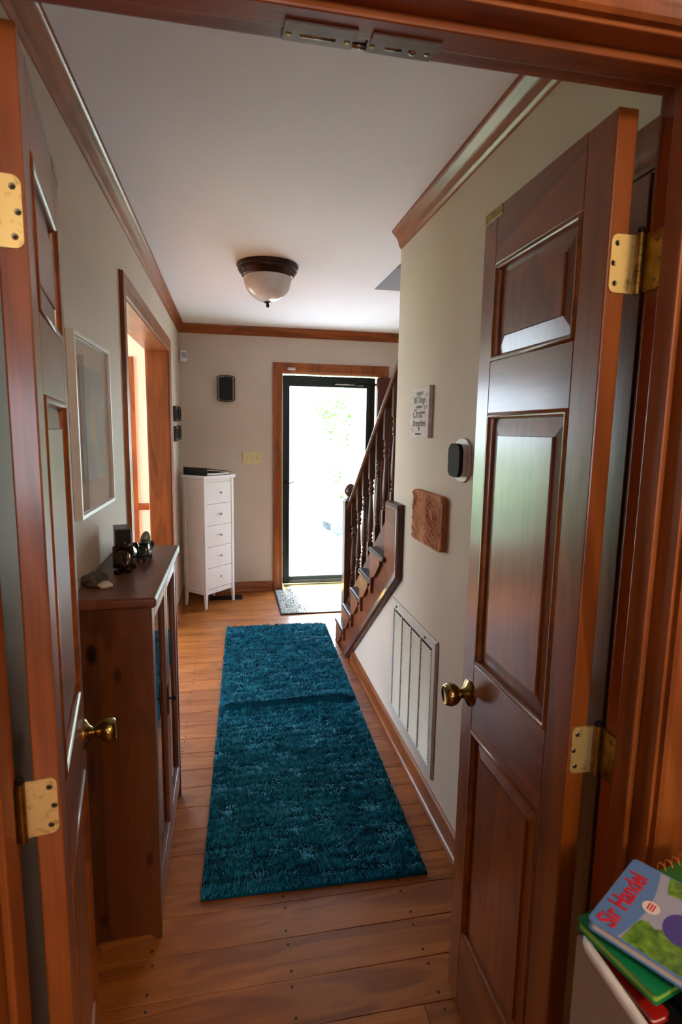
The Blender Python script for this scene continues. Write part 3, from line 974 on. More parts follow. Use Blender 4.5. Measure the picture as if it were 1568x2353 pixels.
# shag pile: bent three-segment tufts leaning in soft clumps
g = np.random.default_rng(5)
NT = 95000
px = g.uniform(-RW / 2, RW / 2, NT)
py = g.uniform(-RL / 2, RL / 2, NT)
fold = py - (-0.012 + 0.03 * (px / RW))
pz = (0.042 * np.where(fold > 0, np.exp(-np.abs(fold) / 0.05), np.exp(-(fold / 0.013) ** 2)) + 0.004 * (1 + np.sin(py * 5.1 + px * 2))) * np.minimum(1, 14 * (RW / 2 - np.abs(px)) + .25) + 0.006


def field(a, b, seed):
    r = np.random.default_rng(seed)
    out = np.zeros_like(a)
    for i in range(26):
        fx, fy = r.normal(0, 30), r.normal(0, 150)
        out += np.sin(a * fx + b * fy + r.uniform(0, 6.28))
    return out / 3.6


la = field(px, py, 1) * 0.35 + g.normal(0, 0.3, NT)
lb = field(px, py, 2) * 0.85 + g.normal(0, 0.3, NT) - 0.2
la = np.where(np.abs(px) > RW / 2 - .015, -np.sign(px) * np.abs(la) * .5, la)
lb = np.where(np.abs(py) > RL / 2 - .015, -np.sign(py) * np.abs(lb) * .5, lb)
hh = g.uniform(0.014, 0.024, NT) * (1 + 0.22 * field(px, py, 3))
wd = g.uniform(0.0016, 0.0026, NT)
an = g.uniform(0, 6.28, NT)
wx, wy = np.cos(an) * wd, np.sin(an) * wd
hh = np.where((fold < -.001) & (fold > -.022), hh * .25, hh)  # tufts cut short so the dark backing stands in for the fold's shade
V = np.empty((NT, 5, 3), np.float32)
for k, f in ((0, 0.0), (1, 0.55)):
    dx, dy = la * hh * f * f * 0.9, lb * hh * f * f * 0.9
    taper = 1 - 0.25 * f
    V[:, 2 * k, :] = np.stack([px + dx - wx * taper, py + dy - wy * taper, pz + hh * f], 1)
    V[:, 2 * k + 1, :] = np.stack([px + dx + wx * taper, py + dy + wy * taper, pz + hh * f], 1)
ln = np.sqrt(la ** 2 + lb ** 2)
V[:, 4, :] = np.stack([px + la * hh * 0.9, py + lb * hh * 0.9, pz + hh * np.clip(1.05 - 0.32 * ln, 0.35, 1)], 1)
me = bpy.data.meshes.new('pile')
idx = np.arange(NT)[:, None] * 5
tri = np.concatenate([idx + np.array([0, 1, 3]), idx + np.array([0, 3, 2]), idx + np.array([2, 3, 4])], 1).reshape(-1, 3)
me.vertices.add(NT * 5)
me.vertices.foreach_set('co', V.ravel())
me.loops.add(len(tri) * 3)
me.loops.foreach_set('vertex_index', tri.ravel().astype(np.int32))
me.polygons.add(len(tri))
me.polygons.foreach_set('loop_start', np.arange(0, len(tri) * 3, 3, dtype=np.int32))
me.polygons.foreach_set('loop_total', np.full(len(tri), 3, np.int32))
me.update(calc_edges=True)
me.materials.append(M_PILE)
pile = bpy.data.objects.new('pile', me)
COL.objects.link(pile)
pile.parent = rug
pile['kind'] = 'stuff'

# door mat
M_MAT = mat('mat_weave', lin(120, 124, 116), 0.9, 0, 0.1)
nt, b = nodes(M_MAT)
tcn = nt.nodes.new('ShaderNodeTexCoord')
nz = nt.nodes.new('ShaderNodeTexNoise')
nz.inputs['Scale'].default_value = 9
wv = nt.nodes.new('ShaderNodeTexWave')
wv.inputs['Scale'].default_value = 11
wv.inputs['Distortion'].default_value = 22
wv.inputs['Detail'].default_value = 1.5
wv.inputs['Detail Scale'].default_value = 2.2
rp = nt.nodes.new('ShaderNodeValToRGB')
rp.color_ramp.elements[0].color = lin(62, 66, 70)
rp.color_ramp.elements[0].position = 0.25
e1 = rp.color_ramp.elements.new(0.5)
e1.color = lin(112, 134, 128)
rp.color_ramp.elements[-1].color = lin(196, 184, 162)
rp.color_ramp.elements[-1].position = 0.75
nt.links.new(tcn.outputs['Object'], wv.inputs['Vector'])
nt.links.new(wv.outputs['Fac'], rp.inputs[0])
nt.links.new(rp.outputs[0], b.inputs['Base Color'])
bp = nt.nodes.new('ShaderNodeBump')
bp.inputs['Strength'].default_value = 0.6
bp.inputs['Distance'].default_value = 0.004
nt.links.new(wv.outputs['Fac'], bp.inputs['Height'])
nt.links.new(bp.outputs[0], b.inputs['Normal'])
dm = thing('door_mat', 'grey green leaf patterned mat inside the front door', 'door mat', (0.80, 4.93, 0))
MB().box(-0.395, 0.40, -0.365, 0.36, 0.001, 0.012).build('mat', M_MAT, dm, bevel=.004)
mb = MB().sweep([(-.397, -.367, .004), (.402, -.367, .004), (.402, .362, .004), (-.397, .362, .004)], (0, 0, 1), [(-.004, -.003), (-.004, .008), (.006, .0095), (.006, -.003)], True)
mb.build('binding', M_DULL, dm)

# floor register behind the chest
fr_ = thing('floor_register', 'black floor register under the white chest of drawers', 'vent', (-0.06, 5.12, 0))
MB().box(-0.15, 0.15, -0.06, 0.06, 0, 0.003).build('backing', M_DULL, fr_)
MB().sweep([(-.15, -.06, 0), (.15, -.06, 0), (.15, .06, 0), (-.15, .06, 0)], (0, 0, 1), [(0, 0), (0, .008), (.012, .008), (.012, 0)], True).build('frame', M_IRON, fr_)
s0 = MB().box(-0.002, 0.002, -0.05, 0.05, 0.003, 0.008).build('slat', M_IRON, fr_)
s0.location.x = -0.125
for i in range(1, 21):
    share(s0, 'slat', fr_, (-0.125 + i * 0.0125, 0, 0))

# ------------------------------------------------------------------ white chest of drawers
CA = math.atan2(0.725, 0.689)
CWD, CDP, CTP = 0.352, 0.262, 1.15
ch = thing('chest_of_drawers', 'narrow white five drawer chest set across the far left corner', 'chest of drawers', (-0.222, 4.787, 0), CA)
mb = MB().box(0.02, CWD - .02, 0.022, CDP - .012, 0.125, 1.122)
mb.build('body', M_WHITE, ch)
for x in (0, CWD - .028):
    for y in (0, CDP - .028):
        # leg tapering inward below the apron
        xi = (x, x + .028)
        yi = (y, y + .028)
        xl = (x + .010, x + .028) if x > 0 else (x, x + .018)
        xl = (x, x + .017) if x == 0 else (x + .011, x + .028)
        yl = (y, y + .017) if y == 0 else (y + .011, y + .028)
        lg = MB()
        vs = []
        for (q, zz) in (((xl, yl), 0.0), ((xi, yi), 0.14), ((xi, yi), 1.122)):
            (a0, a1), (c0, c1) = q
            vs += [(a0, c0, zz), (a1, c0, zz), (a1, c1, zz), (a0, c1, zz)]
        fs = [(0, 3, 2, 1), (8, 9, 10, 11)] + [(4 * k + i, 4 * k + (i + 1) % 4, 4 * k + 4 + (i + 1) % 4, 4 * k + 4 + i) for k in range(2) for i in range(4)]
        lg.add(vs, fs).build('leg', M_WHITE, ch, bevel=.0015)
MB().box(-.012, CWD + .012, -.014, CDP + .004, 1.122, CTP).build('top', M_WHITE, ch, bevel=.003)
# side panels recessed between the legs, with a thin frame
for x0, x1 in ((0.007, 0.02), (CWD - .02, CWD - .007)):
    MB().box(x0, x1, 0.028, CDP - .028, 0.125, 1.122).build('side_panel', M_WHITE, ch)
for z0, z1 in ((0.125, 0.165), (1.075, 1.122)):
    MB().box(0.002, 0.02, 0.028, CDP - .028, z0, z1).build('side_rail', M_WHITE, ch, bevel=.001)
MB().box(0.028, CWD - .028, 0.005, 0.022, 0.125, 0.166).build('apron', M_WHITE, ch, bevel=.001)
MB().box(0.028, CWD - .028, 0.005, 0.022, 1.092, 1.122).build('top_rail', M_WHITE, ch, bevel=.001)
for k in range(5):
    z0 = 0.168 + k * 0.1848
    dr = MB().box(0.030, CWD - .030, 0.003, 0.021, z0 + .0015, z0 + 0.1833).build('drawer', M_WHITE, ch, bevel=.0012)
    MB().lathe([(0.004, 0), (0.004, 0.013), (0.0095, 0.016), (0.0105, 0.021), (0.009, 0.025), (0.002, 0.026)], (CWD / 2 + .005, 0.003, z0 + 0.095), (0, -1, 0), 16).build('knob', M_STEEL, dr, 40)

# black ring binder lying on the chest
bd = thing('ring_binder', 'black ring binder with papers lying on the white chest', 'binder', (-0.222 + .03 * .689 - .13 * .725, 4.787 + .03 * .725 + .13 * .689, CTP), CA)
BL_ = .142


def wedge(nm, h0, h1, x1, th_, y_, m):
    v = [(0, -y_, h0), (x1, -y_, h1), (x1, y_, h1), (0, y_, h0), (0, -y_, h0 + th_), (x1, -y_, h1 + th_), (x1, y_, h1 + th_), (0, y_, h0 + th_)]
    return MB().add(v, [(0, 3, 2, 1), (4, 5, 6, 7), (0, 1, 5, 4), (1, 2, 6, 5), (2, 3, 7, 6), (3, 0, 4, 7)]).build(nm, m, bd)


MB().box(-0.005, 0.0, -BL_, BL_, 0.002, 0.066).build('spine', M_BLACK, bd, bevel=.002)
wedge('back_cover', .001, .001, .275, .004, BL_, M_BLACK)
wedge('front_cover', .062, .024, .285, .004, BL_, M_BLACK)
wedge('paper_stack', .0055, .0055, .262, .014, BL_ - .006, M_PAPER)
MB().tube([(.03 + .02 * math.cos(a), -.06, .026 + .02 * math.sin(a)) for a in [i * math.pi / 8 for i in range(-2, 11)]], .0015, 6).build('ring', M_STEEL, bd, True)

# ------------------------------------------------------------------ dark glass-door cabinet
CX0, CX1, CY0, CY1 = -0.440, -0.222, 1.585, 2.285
cb_ = thing('glass_door_cabinet', 'dark stained narrow cabinet with two glass doors against the left wall', 'cabinet', (-0.331, 1.935, 0))


def C(o):
    return W(o, cb_)


SIDE = [(CX0, 0), (-.410, 0), (-.400, .011), (-.330, .015), (-.262, .015), (-.246, .010), (-.240, 0), (CX1, 0), (CX1, 1.045), (CX0, 1.045)]
for y0, y1 in ((CY0, CY0 + .02), (CY1 - .02, CY1)):
    C(MB().prism(SIDE, 'y', y0, y1).build('side_panel', W_CZ, cb_, bevel=.002))
C(MB().box(CX0, CX1 + .014, CY0 - .014, CY1 + .03, 1.045, 1.075).build('top', W_CT, cb_, bevel=.009, segs=3))
C(MB().box(CX0, CX0 + .008, CY0 + .02, CY1 - .02, 0.06, 1.045).build('back_panel', W_CZ, cb_))
for zz in (0.11, 0.42, 0.74):
    C(MB().box(CX0 + .008, CX1 - .03, CY0 + .02, CY1 - .02, zz, zz + .018).build('shelf', W_CF, cb_))
C(MB().box(CX1 - .022, CX1 - .004, CY0 + .02, CY1 - .02, 0.055, 0.108).build('bottom_rail', W_CF, cb_, bevel=.002))
ym = (CY0 + CY1) / 2
for y0, y1 in ((CY0 + .022, ym - .0015), (ym + .0015, CY1 - .022)):
    x0, x1 = CX1 - .021, CX1 - .002
    fr = MB()
    dst = C(MB().box(x0, x1, y0, y0 + .045, .113, 1.040).box(x0, x1, y1 - .045, y1, .113, 1.040).box(x0, x1, y0 + .045, y1 - .045, .113, .165).box(x0, x1, y0 + .045, y1 - .045, .988, 1.040).build('door', W_CF, cb_, bevel=.003))
    gp = MB().box(x0 + .004, x0 + .008, y0 + .04, y1 - .04, .16, .995).build('glass_pane', M_CABGL, dst)
    gp.data.transform(Matrix.Translation(-cb_.location))
    bdm = MB().sweep([(x1 - .006, y0 + .045, .165), (x1 - .006, y1 - .045, .165), (x1 - .006, y1 - .045, .988), (x1 - .006, y0 + .045, .988)], (1, 0, 0), [(0, -.006), (0, .001), (.007, -.004), (.007, -.006)], True).build('glazing_bead', W_CF, dst)
    bdm.data.transform(Matrix.Translation(-cb_.location))
    if y0 < ym - .1:
        kb = MB().box(x1, x1 + .004, y1 - .034, y1 - .012, .56, .66)
        kb.lathe([(.005, 0), (.004, .012), (.009, .016), (.010, .022), (.006, .026)], (x1 + .003, y1 - .022, .615), (1, 0, 0), 14)
        kb = kb.build('knob', M_IRON, dst, 40)
        kb.data.transform(Matrix.Translation(-cb_.location))

# things on the cabinet
CZ = 1.075
sp_ = thing('speaker', 'black box speaker standing by the wall on the dark cabinet', 'speaker', (-0.377, 2.045, CZ), math.radians(14))
MB().box(-.026, .026, -.05, .05, 0, .122).build('cabinet', M_BLACK, sp_, bevel=.002)
MB().box(-.0235, .0235, -.0515, -.05, .006, .116).build('grille', M_DULL, sp_)


def skinned(name, pts, edges, m, parent=None, sub=2):
    me = bpy.data.meshes.new(name)
    me.from_pydata([p[:3] for p in pts], edges, [])
    o = bpy.data.objects.new(name, me)
    COL.objects.link(o)
    sk_ = o.modifiers.new('skin', 'SKIN')
    sk_.use_smooth_shade = True
    if not me.skin_vertices:
        bm = bmesh.new()
        bm.from_mesh(me)
        bm.verts.layers.skin.verify()
        bm.to_mesh(me)
        bm.free()
    for i, p in enumerate(pts):
        me.skin_vertices[0].data[i].radius = (p[3], p[4] if len(p) > 4 else p[3])
    me.skin_vertices[0].data[0].use_root = True
    sb = o.modifiers.new('sub', 'SUBSURF')
    sb.levels = sb.render_levels = sub
    dg = bpy.context.evaluated_depsgraph_get()
    me2 = bpy.data.meshes.new_from_object(o.evaluated_get(dg))
    o.modifiers.clear()
    o.data = me2
    me2.materials.clear()
    me2.materials.append(m)
    me2.polygons.foreach_set('use_smooth', [True] * len(me2.polygons))
    if parent:
        o.parent = parent
    return o


def elephant(name, label, loc, ang, s, m):
    t = thing(name, label, 'figurine', loc, ang, 'stone elephants on the cabinet')
    # local +y is forward; the body stands on z = 0
    pts = [(0, 0, .056, .031, .034), (0, -.026, .058, .031, .033), (0, .028, .060, .029, .031), (0, .052, .068, .018, .020), (0, .070, .060, .012), (0, .080, .040, .0075), (0, .080, .020, .0055), (0, .086, .008, .005),
           (-.015, -.030, .030, .015), (-.016, -.031, .004, .013), (.015, -.030, .030, .015), (.016, -.031, .004, .013),
           (-.015, .028, .030, .0115), (-.016, .029, .004, .0115), (.015, .028, .030, .0115), (.016, .029, .004, .0115)]
    ed = [(0, 1), (0, 2), (2, 3), (3, 4), (4, 5), (5, 6), (6, 7), (1, 8), (8, 9), (1, 10), (10, 11), (2, 12), (12, 13), (2, 14), (14, 15)]
    pts = [tuple(v * s for v in p) for p in pts]
    o = skinned('body', pts, ed, m, t)
    zmin = min(v.co.z for v in o.data.vertices)
    o.data.transform(Matrix.Translation((0, 0, -zmin)))
    for sx in (-1, 1):
        e_ = MB()
        ring = [(0.012, .047, .084), (.026, .044, .086), (.032, .042, .072), (.029, .041, .054), (.018, .044, .046), (.012, .048, .058)]
        vs = [(sx * x * s, y * s, z * s) for x, y, z in ring] + [(sx * x * s, (y + .006) * s, z * s) for x, y, z in ring]
        n = len(ring)
        e_.add(vs, [tuple(range(n)), tuple(range(n, 2 * n))] + [(i, (i + 1) % n, n + (i + 1) % n, n + i) for i in range(n)])
        e_.build('ear', m, t, bevel=.0015)
    MB().tube([(0, -.052 * s, .066 * s), (0, -.062 * s, .055 * s), (0, -.062 * s, .030 * s)], [.003 * s, .0025 * s, .003 * s], 6).build('tail', m, t, True)
    return t


M_AGATE = noisy(mat('agate', (1, 1, 1, 1), 0.12, 0, 0.5), lin(26, 16, 12), lin(96, 54, 26), (45, 45, 35), dist=1.2, pos=(0.45, 0.9))
M_JADE = noisy(mat('dark_jade', (1, 1, 1, 1), 0.15, 0, 0.5), lin(26, 32, 28), lin(66, 72, 58), (60, 60, 60), dist=1.2)
M_ONYX = noisy(mat('green_onyx', (1, 1, 1, 1), 0.2, 0, 0.5), lin(92, 108, 86), lin(140, 150, 122), (50, 50, 50), dist=1.0)
M_ROCK = noisy(mat('dark_rock', (1, 1, 1, 1), 0.8), lin(40, 32, 24), lin(86, 74, 58), (60, 60, 60), detail=8, bump=0.8)
M_SHELL = noisy(mat('pale_shell', (1, 1, 1, 1), 0.6), lin(176, 160, 144), lin(206, 192, 176), (50, 50, 50), detail=6, bump=0.4)
elephant('elephant_figurine', 'larger brown agate elephant seen from behind on the cabinet', (-0.340, 1.890, CZ), math.radians(-4), 1.02, M_AGATE)
elephant('elephant_figurine', 'smaller dark green elephant to the right on the cabinet', (-0.306, 2.055, CZ), math.radians(-14), 0.74, M_JADE)
eg = thing('stone_egg', 'pale green stone egg on a little stand behind the elephants', 'ornament', (-0.319, 2.135, CZ))
MB().lathe([(.001, .03), (.010, .032), (.0165, .042), (.019, .055), (.017, .070), (.011, .083), (.004, .089), (.001, .09)], (0, 0, 0), (.12, 0, 1), 20).build('egg', M_ONYX, eg, True)
MB().lathe([(.017, 0), (.017, .005), (.008, .009), (.007, .026), (.012, .033), (.009, .036)], (0, 0, 0), (0, 0, 1), 18).build('stand', M_AGATE, eg, 40)


def rock(name, label, cat, loc, size, m, seed, rough=0.35, flat=0.0):
    bm = bmesh.new()
    bmesh.ops.create_icosphere(bm, subdivisions=3, radius=1)
    for v in bm.verts:
        n = noise.fractal(v.co * 1.7 + Vector((seed, seed * 2, 0)), 1.0, 2.0, 4)
        v.co *= 1 + rough * n
        v.co = Vector((v.co.x * size[0], v.co.y * size[1], max(v.co.z * size[2], -size[2] * (1 - flat))))
    zm = min(v.co.z for v in bm.verts)
    for v in bm.verts:
        v.co.z -= zm
    me = bpy.data.meshes.new(name)
    bm.to_mesh(me)
    bm.free()
    me.materials.append(m)
    me.polygons.foreach_set('use_smooth', [True] * len(me.polygons))
    o = bpy.data.objects.new(name, me)
    COL.objects.link(o)
    o.location = loc
    return tag(o, label, cat)


rock('dark_rock', 'rough dark brown rock at the near end of the cabinet top', 'rock', (-0.405, 1.745, CZ), (.030, .055, .020), M_ROCK, 3.1, 0.45, .3)
rock('pale_shell', 'pale pinkish white shell beside the dark rock on the cabinet', 'shell', (-0.366, 1.700, CZ), (.019, .022, .010), M_SHELL, 8.3, 0.35, .3)

# ------------------------------------------------------------------ framed picture on the left wall
M_ART = mat('art_print', (0.3, 0.3, 0.3, 1), 0.6)
nt, b = nodes(M_ART)
tcn = nt.nodes.new('ShaderNodeTexCoord')
mp = nt.nodes.new('ShaderNodeMapping')
mp.inputs['Location'].default_value = (0, 0.055, -0.005)
mp.inputs['Scale'].default_value = (1, 19, 8.5)
gr = nt.nodes.new('ShaderNodeTexGradient')
gr.gradient_type = 'SPHERICAL'
nz = nt.nodes.new('ShaderNodeTexNoise')
nz.inputs['Scale'].default_value = 9
nz.inputs['Detail'].default_value = 5
rp = nt.nodes.new('ShaderNodeValToRGB')
rp.color_ramp.elements[0].color = lin(104, 134, 134)
rp.color_ramp.elements[0].position = 0.3
rp.color_ramp.elements[1].color = lin(150, 168, 152)
rp.color_ramp.elements[1].position = 0.75
mx = nt.nodes.new('ShaderNodeMixRGB')
mx.inputs[2].default_value = lin(206, 168, 92)
nt.links.new(tcn.outputs['Object'], mp.inputs[0])
nt.links.new(mp.outputs[0], gr.inputs[0])
nt.links.new(tcn.outputs['Object'], nz.inputs['Vector'])
nt.links.new(nz.outputs['Fac'], rp.inputs[0])
nt.links.new(rp.outputs[0], mx.inputs[1])
nt.links.new(gr.outputs['Fac'], mx.inputs[0])
nt.links.new(mx.outputs[0], b.inputs['Base Color'])
M_MATB = noisy(mat('mat_board', (1, 1, 1, 1), 0.8), lin(200, 197, 184), lin(206, 203, 190), (30, 30, 30))
M_FRAME = noisy(mat('white_frame', (1, 1, 1, 1), 0.35), lin(206, 206, 208), lin(214, 214, 216), (20, 20, 20))
PY0, PY1, PZ0, PZ1 = 1.715, 2.185, 1.272, 1.808
pc = thing('framed_picture', 'white framed print in teal and gold hanging above the dark cabinet', 'picture', (XL, (PY0 + PY1) / 2, (PZ0 + PZ1) / 2))
hy, hz_ = (PY1 - PY0) / 2, (PZ1 - PZ0) / 2
MB().sweep([(0, -hy, -hz_), (0, hy, -hz_), (0, hy, hz_), (0, -hy, hz_)], (1, 0, 0), [(0, 0.001), (0, .024), (.012, .024), (.014, .018), (.014, .001)], True).build('frame', M_FRAME, pc, bevel=.0008)
MB().box(.006, .010, -hy + .012, hy - .012, -hz_ + .012, hz_ - .012).build('mat_board', M_MATB, pc)
MB().box(.010, .0115, -hy + .085, hy - .075, -hz_ + .10, hz_ - .085).build('print', M_ART, pc)
MB().box(.0145, .0165, -hy + .013, hy - .013, -hz_ + .013, hz_ - .013).build('glass_pane', M_GLASS, pc)

# four little black frames in the far left corner
M_PIC = noisy(mat('grey_photo', (1, 1, 1, 1), 0.2), lin(110, 116, 104), lin(190, 190, 178), (30, 30, 30))
pos4 = [('upper near', 4.76, 1.655), ('upper far', 5.06, 1.663), ('lower near', 4.76, 1.498), ('lower far', 5.06, 1.505)]
for lab, y, z in pos4:
    t = thing('small_frame', 'small black frame, %s one of the four in the far left corner' % lab, 'picture', (XL, y, z), 0, 'four small black frames')
    MB().sweep([(0, -.085, -.06), (0, .085, -.06), (0, .085, .06), (0, -.085, .06)], (1, 0, 0), [(0, .001), (0, .024), (.022, .024), (.024, .016), (.024, .001)], True).build('frame', M_BLACK, t, bevel=.0008)
    MB().box(.005, .010, -.064, .064, -.039, .039).build('photo', M_PIC, t)
    MB().box(.012, .014, -.063, .063, -.038, .038).build('glass_pane', M_GLASS, t)

# motion sensor, door chime, switch plate, sensor on the casing
ms = thing('motion_sensor', 'white motion sensor high in the far left corner', 'sensor', (-0.410, 5.296, 2.13), math.radians(30))
MB().prism([(-.032, -.026), (.032, -.026), (.034, .010), (.012, .026), (-.012, .026), (-.034, .010)], 'z', 0, .092).build('housing', M_PLASTIC, ms, bevel=.004)
MB().box(-.022, .024, -.0285, -.0255, .028, .078).build('lens', mat('sensor_lens', lin(150, 152, 154), 0.3), ms, bevel=.001)

dcx, dcz = -0.036, 1.905
dc = thing('door_chime', 'black door chime with wrought iron lattice edge on the end wall', 'chime', (dcx, YF, dcz))


def bulge(x, w, h, k):
    return h + k * (1 - (x / w) ** 2)


w, h = 0.058, 0.092
poly = [(-w + 2 * w * i / 12, bulge(-w + 2 * w * i / 12, w, h, .012)) for i in range(13)]
poly = poly + [(x, -z) for x, z in poly[::-1]]
MB().prism(poly, 'y', -.048, -.002).build('body', M_DULL, dc, bevel=.004)
w2, h2 = 0.078, 0.103
op = [(-w2 + 2 * w2 * i / 12, bulge(-w2 + 2 * w2 * i / 12, w2, h2, .014)) for i in range(13)]
op = op + [(x, -z) for x, z in op[::-1]]
lat = MB().tube([(x, -.036, z) for x, z in op + op[:1]], .0032, 6)
for sx in (-1, 1):
    for i in range(8):
        z0 = -.096 + i * .024
        lat.tube([(sx * .057, -.036, z0), (sx * .077, -.036, z0 + .024)], .002, 5)
        lat.tube([(sx * .077, -.036, z0), (sx * .057, -.036, z0 + .024)], .002, 5)
for sz in (-1, 1):
    for i in range(6):
        x0 = -.066 + i * .022
        za, zb_ = bulge(x0, w, h, .012) - .004, bulge(x0, w2, h2, .014)
        zc, zd = bulge(x0 + .022, w, h, .012) - .004, bulge(x0 + .022, w2, h2, .014)
        lat.tube([(x0, -.036, sz * za), (x0 + .022, -.036, sz * zd)], .002, 5)
        lat.tube([(x0, -.036, sz * zb_), (x0 + .022, -.036, sz * zc)], .002, 5)
lat.build('lattice', M_IRON, dc)

sw = thing('switch_plate', 'ivory three gang light switch plate left of the front door', 'light switch', (0.195, YF, 1.278))
MB().box(-.085, .085, -.006, 0, -.058, .058).build('plate', M_IVORY, sw, bevel=.004)
for x in (-.046, 0, .046):
    MB().box(x - .006, x + .006, -.0068, -.0055, -.012, .012).build('slot', mat('ivory_shadow', lin(160, 140, 90), .5), sw)
    tg = MB().add([(x - .0045, -.006, -.008), (x + .0045, -.006, -.008), (x + .0045, -.006, .008), (x - .0045, -.006, .008), (x - .004, -.017, .004), (x + .004, -.017, .004), (x + .004, -.016, .010), (x - .004, -.016, .010)],
                  [(0, 1, 2, 3), (4, 5, 6, 7), (0, 1, 5, 4), (1, 2, 6, 5), (2, 3, 7, 6), (3, 0, 4, 7)])
    tg.build('toggle', M_IVORY, sw)
    for z in (-.030, .030):
        MB().lathe([(.003, 0), (.0025, .001)], (x, -.006, z), (0, -1, 0), 10).build('screw', M_OLDB, sw)
ds = thing('door_sensor', 'small white door contact sensor on the front door casing', 'sensor', (0.558, YF - .017, 2.09))
MB().box(-.036, .036, -.014, 0.003, 0, .022).build('housing', M_PLASTIC, ds, bevel=.002)
MB().box(-.036, .036, -.0145, -.013, .0095, .0115).build('seam', M_GREY, ds)

# ------------------------------------------------------------------ right wall: sign, thermostat, slab, vent


def text_mesh(txt, size, m, name, parent, loc, rot, shear=0.0, align='CENTER', depth=0.0004, sx=1.0, offset=0.0):
    cu_ = bpy.data.curves.new(name, 'FONT')
    cu_.body = txt
    cu_.size = size
    cu_.align_x = align
    cu_.align_y = 'CENTER'
    cu_.shear = shear
    cu_.extrude = depth
    cu_.offset = offset
    o = bpy.data.objects.new(name, cu_)
    COL.objects.link(o)
    dg = bpy.context.evaluated_depsgraph_get()
    me = bpy.data.meshes.new_from_object(o.evaluated_get(dg))
    bpy.data.objects.remove(o)
    me.materials.clear()
    me.materials.append(m)
    me.transform(Matrix.Diagonal((sx, 1, 1, 1)))
    o = bpy.data.objects.new(name, me)
    COL.objects.link(o)
    o.parent = parent
    o.location = loc
    o.rotation_euler = rot
    return o


M_INK = mat('grey_ink', lin(112, 104, 107), 0.8)
M_CANVAS = noisy(mat('sign_canvas', (1, 1, 1, 1), 0.7), lin(196, 190, 192), lin(214, 209, 209), (2, 6, 60), detail=3)
sg = thing('verse_sign', 'small white plank look sign with grey scripture lettering on the right wall', 'sign', (XR, 2.268, 1.622))
hw, hh_ = 0.114, 0.104
MB().box(-.018, -.001, -hw, hw, -hh_, hh_).build('board', M_CANVAS, sg, bevel=.001)
TR = (math.pi / 2, 0, -math.pi / 2)
for txt, z, size, sh, sxx, dy in (('I CAN DO', .076, .022, 0, .85, 0), ('All Things', .050, .040, .35, .9, .002), ('THROUGH', .022, .016, 0, .9, .004), ('Christ', -.006, .052, .35, .95, .022),
                             ('WHO', -.002, .014, 0, .9, -.058), ('Strengthens', -.044, .040, .35, .85, 0), ('ME', -.069, .018, 0, .9, -.004), ('PHILIPPIANS 4:13', -.089, .011, 0, .95, .006)):
    text_mesh(txt, size, M_INK, 'lettering', sg, (-.0184, dy, z), TR, sh, sx=sxx)
fl = MB()
for (yy, zz, fl_) in ((.085, .060, 1), (-.085, .066, -1), (-.075, .018, -1), (.080, -.074, 1)):
    fl.tube([(-.0186, yy + fl_ * .016 * math.cos(a) * (1 - a / 9), zz + .010 * math.sin(a) * (1 - a / 9)) for a in [i * .4 for i in range(14)]], .0007, 5)
fl.build('flourish', M_INK, sg)


def roundrect(hw, hh, r, n=7):
    out = []
    for cx, cy, a0 in ((hw - r, hh - r, 0), (-hw + r, hh - r, 90), (-hw + r, -hh + r, 180), (hw - r, -hh + r, 270)):
        for i in range(n + 1):
            a = math.radians(a0 + 90 * i / n)
            out.append((cx + r * math.cos(a), cy + r * math.sin(a)))
    return out


th = thing('thermostat', 'black faced smart thermostat on a white wall plate', 'thermostat', (XR, 1.835, 1.447))
MB().prism(roundrect(.072, .076, .058), 'x', -.007, -.0005).build('wall_plate', M_PLASTIC, th, 40, bevel=.003)
MB().prism(roundrect(.052, .056, .028), 'x', -.022, -.007).build('case', M_GREY if False else M_PLASTIC, th, 40, bevel=.002)
MB().prism(roundrect(.0535, .0575, .029), 'x', -.036, -.022).build('screen', M_DULL, th, 40, bevel=.005, segs=3)

# carved sandstone slab: a grid with real relief
M_SAND = noisy(mat('red_sandstone', (1, 1, 1, 1), 0.75, 0, 0.2), lin(150, 88, 58), lin(200, 138, 98), (14, 14, 14), detail=6, dist=1.0)
sl_ = thing('stone_slab', 'rounded reddish carved sandstone slab hung on the right wall', 'wall plaque', (XR, 2.124, 1.197))
sw_, sh_ = 0.171, 0.106
NXs, NZs = 64, 44
base = roundrect(sw_, sh_, .028, 7)
vs, fs = [], []


def inside(y, z, r=.028):
    ay, az = abs(y) - (sw_ - r), abs(z) - (sh_ - r)
    if ay > 0 and az > 0:
        d = math.hypot(ay, az)
        if d > r:
            f = r / d
            return math.copysign(sw_ - r + ay * f, y), math.copysign(sh_ - r + az * f, z)
    return y, z


for j in range(NZs + 1):
    for i in range(NXs + 1):
        y, z = inside(-sw_ + 2 * sw_ * i / NXs, -sh_ + 2 * sh_ * j / NZs)
        # diagonal ledges like flowing drapery
        q = (z * 1.25 - y * 0.78) * 30 + 1.5 * noise.noise(Vector((y * 13, z * 13, 2.0))) + 2.2 * noise.noise(Vector((y * 5, z * 7, 5.0)))
        saw = (q % 1.0)
        amp = 0.5 + 0.5 * noise.noise(Vector((y * 9, z * 9, 9.0)))
        hgt = 0.011 * amp * (saw ** 1.6) + 0.003 * noise.noise(Vector((y * 40, z * 40, 1.0)))
        edge = min(1, (sw_ - abs(y)) * 90, (sh_ - abs(z)) * 90)
        vs.append((-.022 - hgt * (.3 + .7 * edge), y, z))
for j in range(NZs):
    for i in range(NXs):
        a = j * (NXs + 1) + i
        fs.append((a, a + 1, a + NXs + 2, a + NXs + 1))
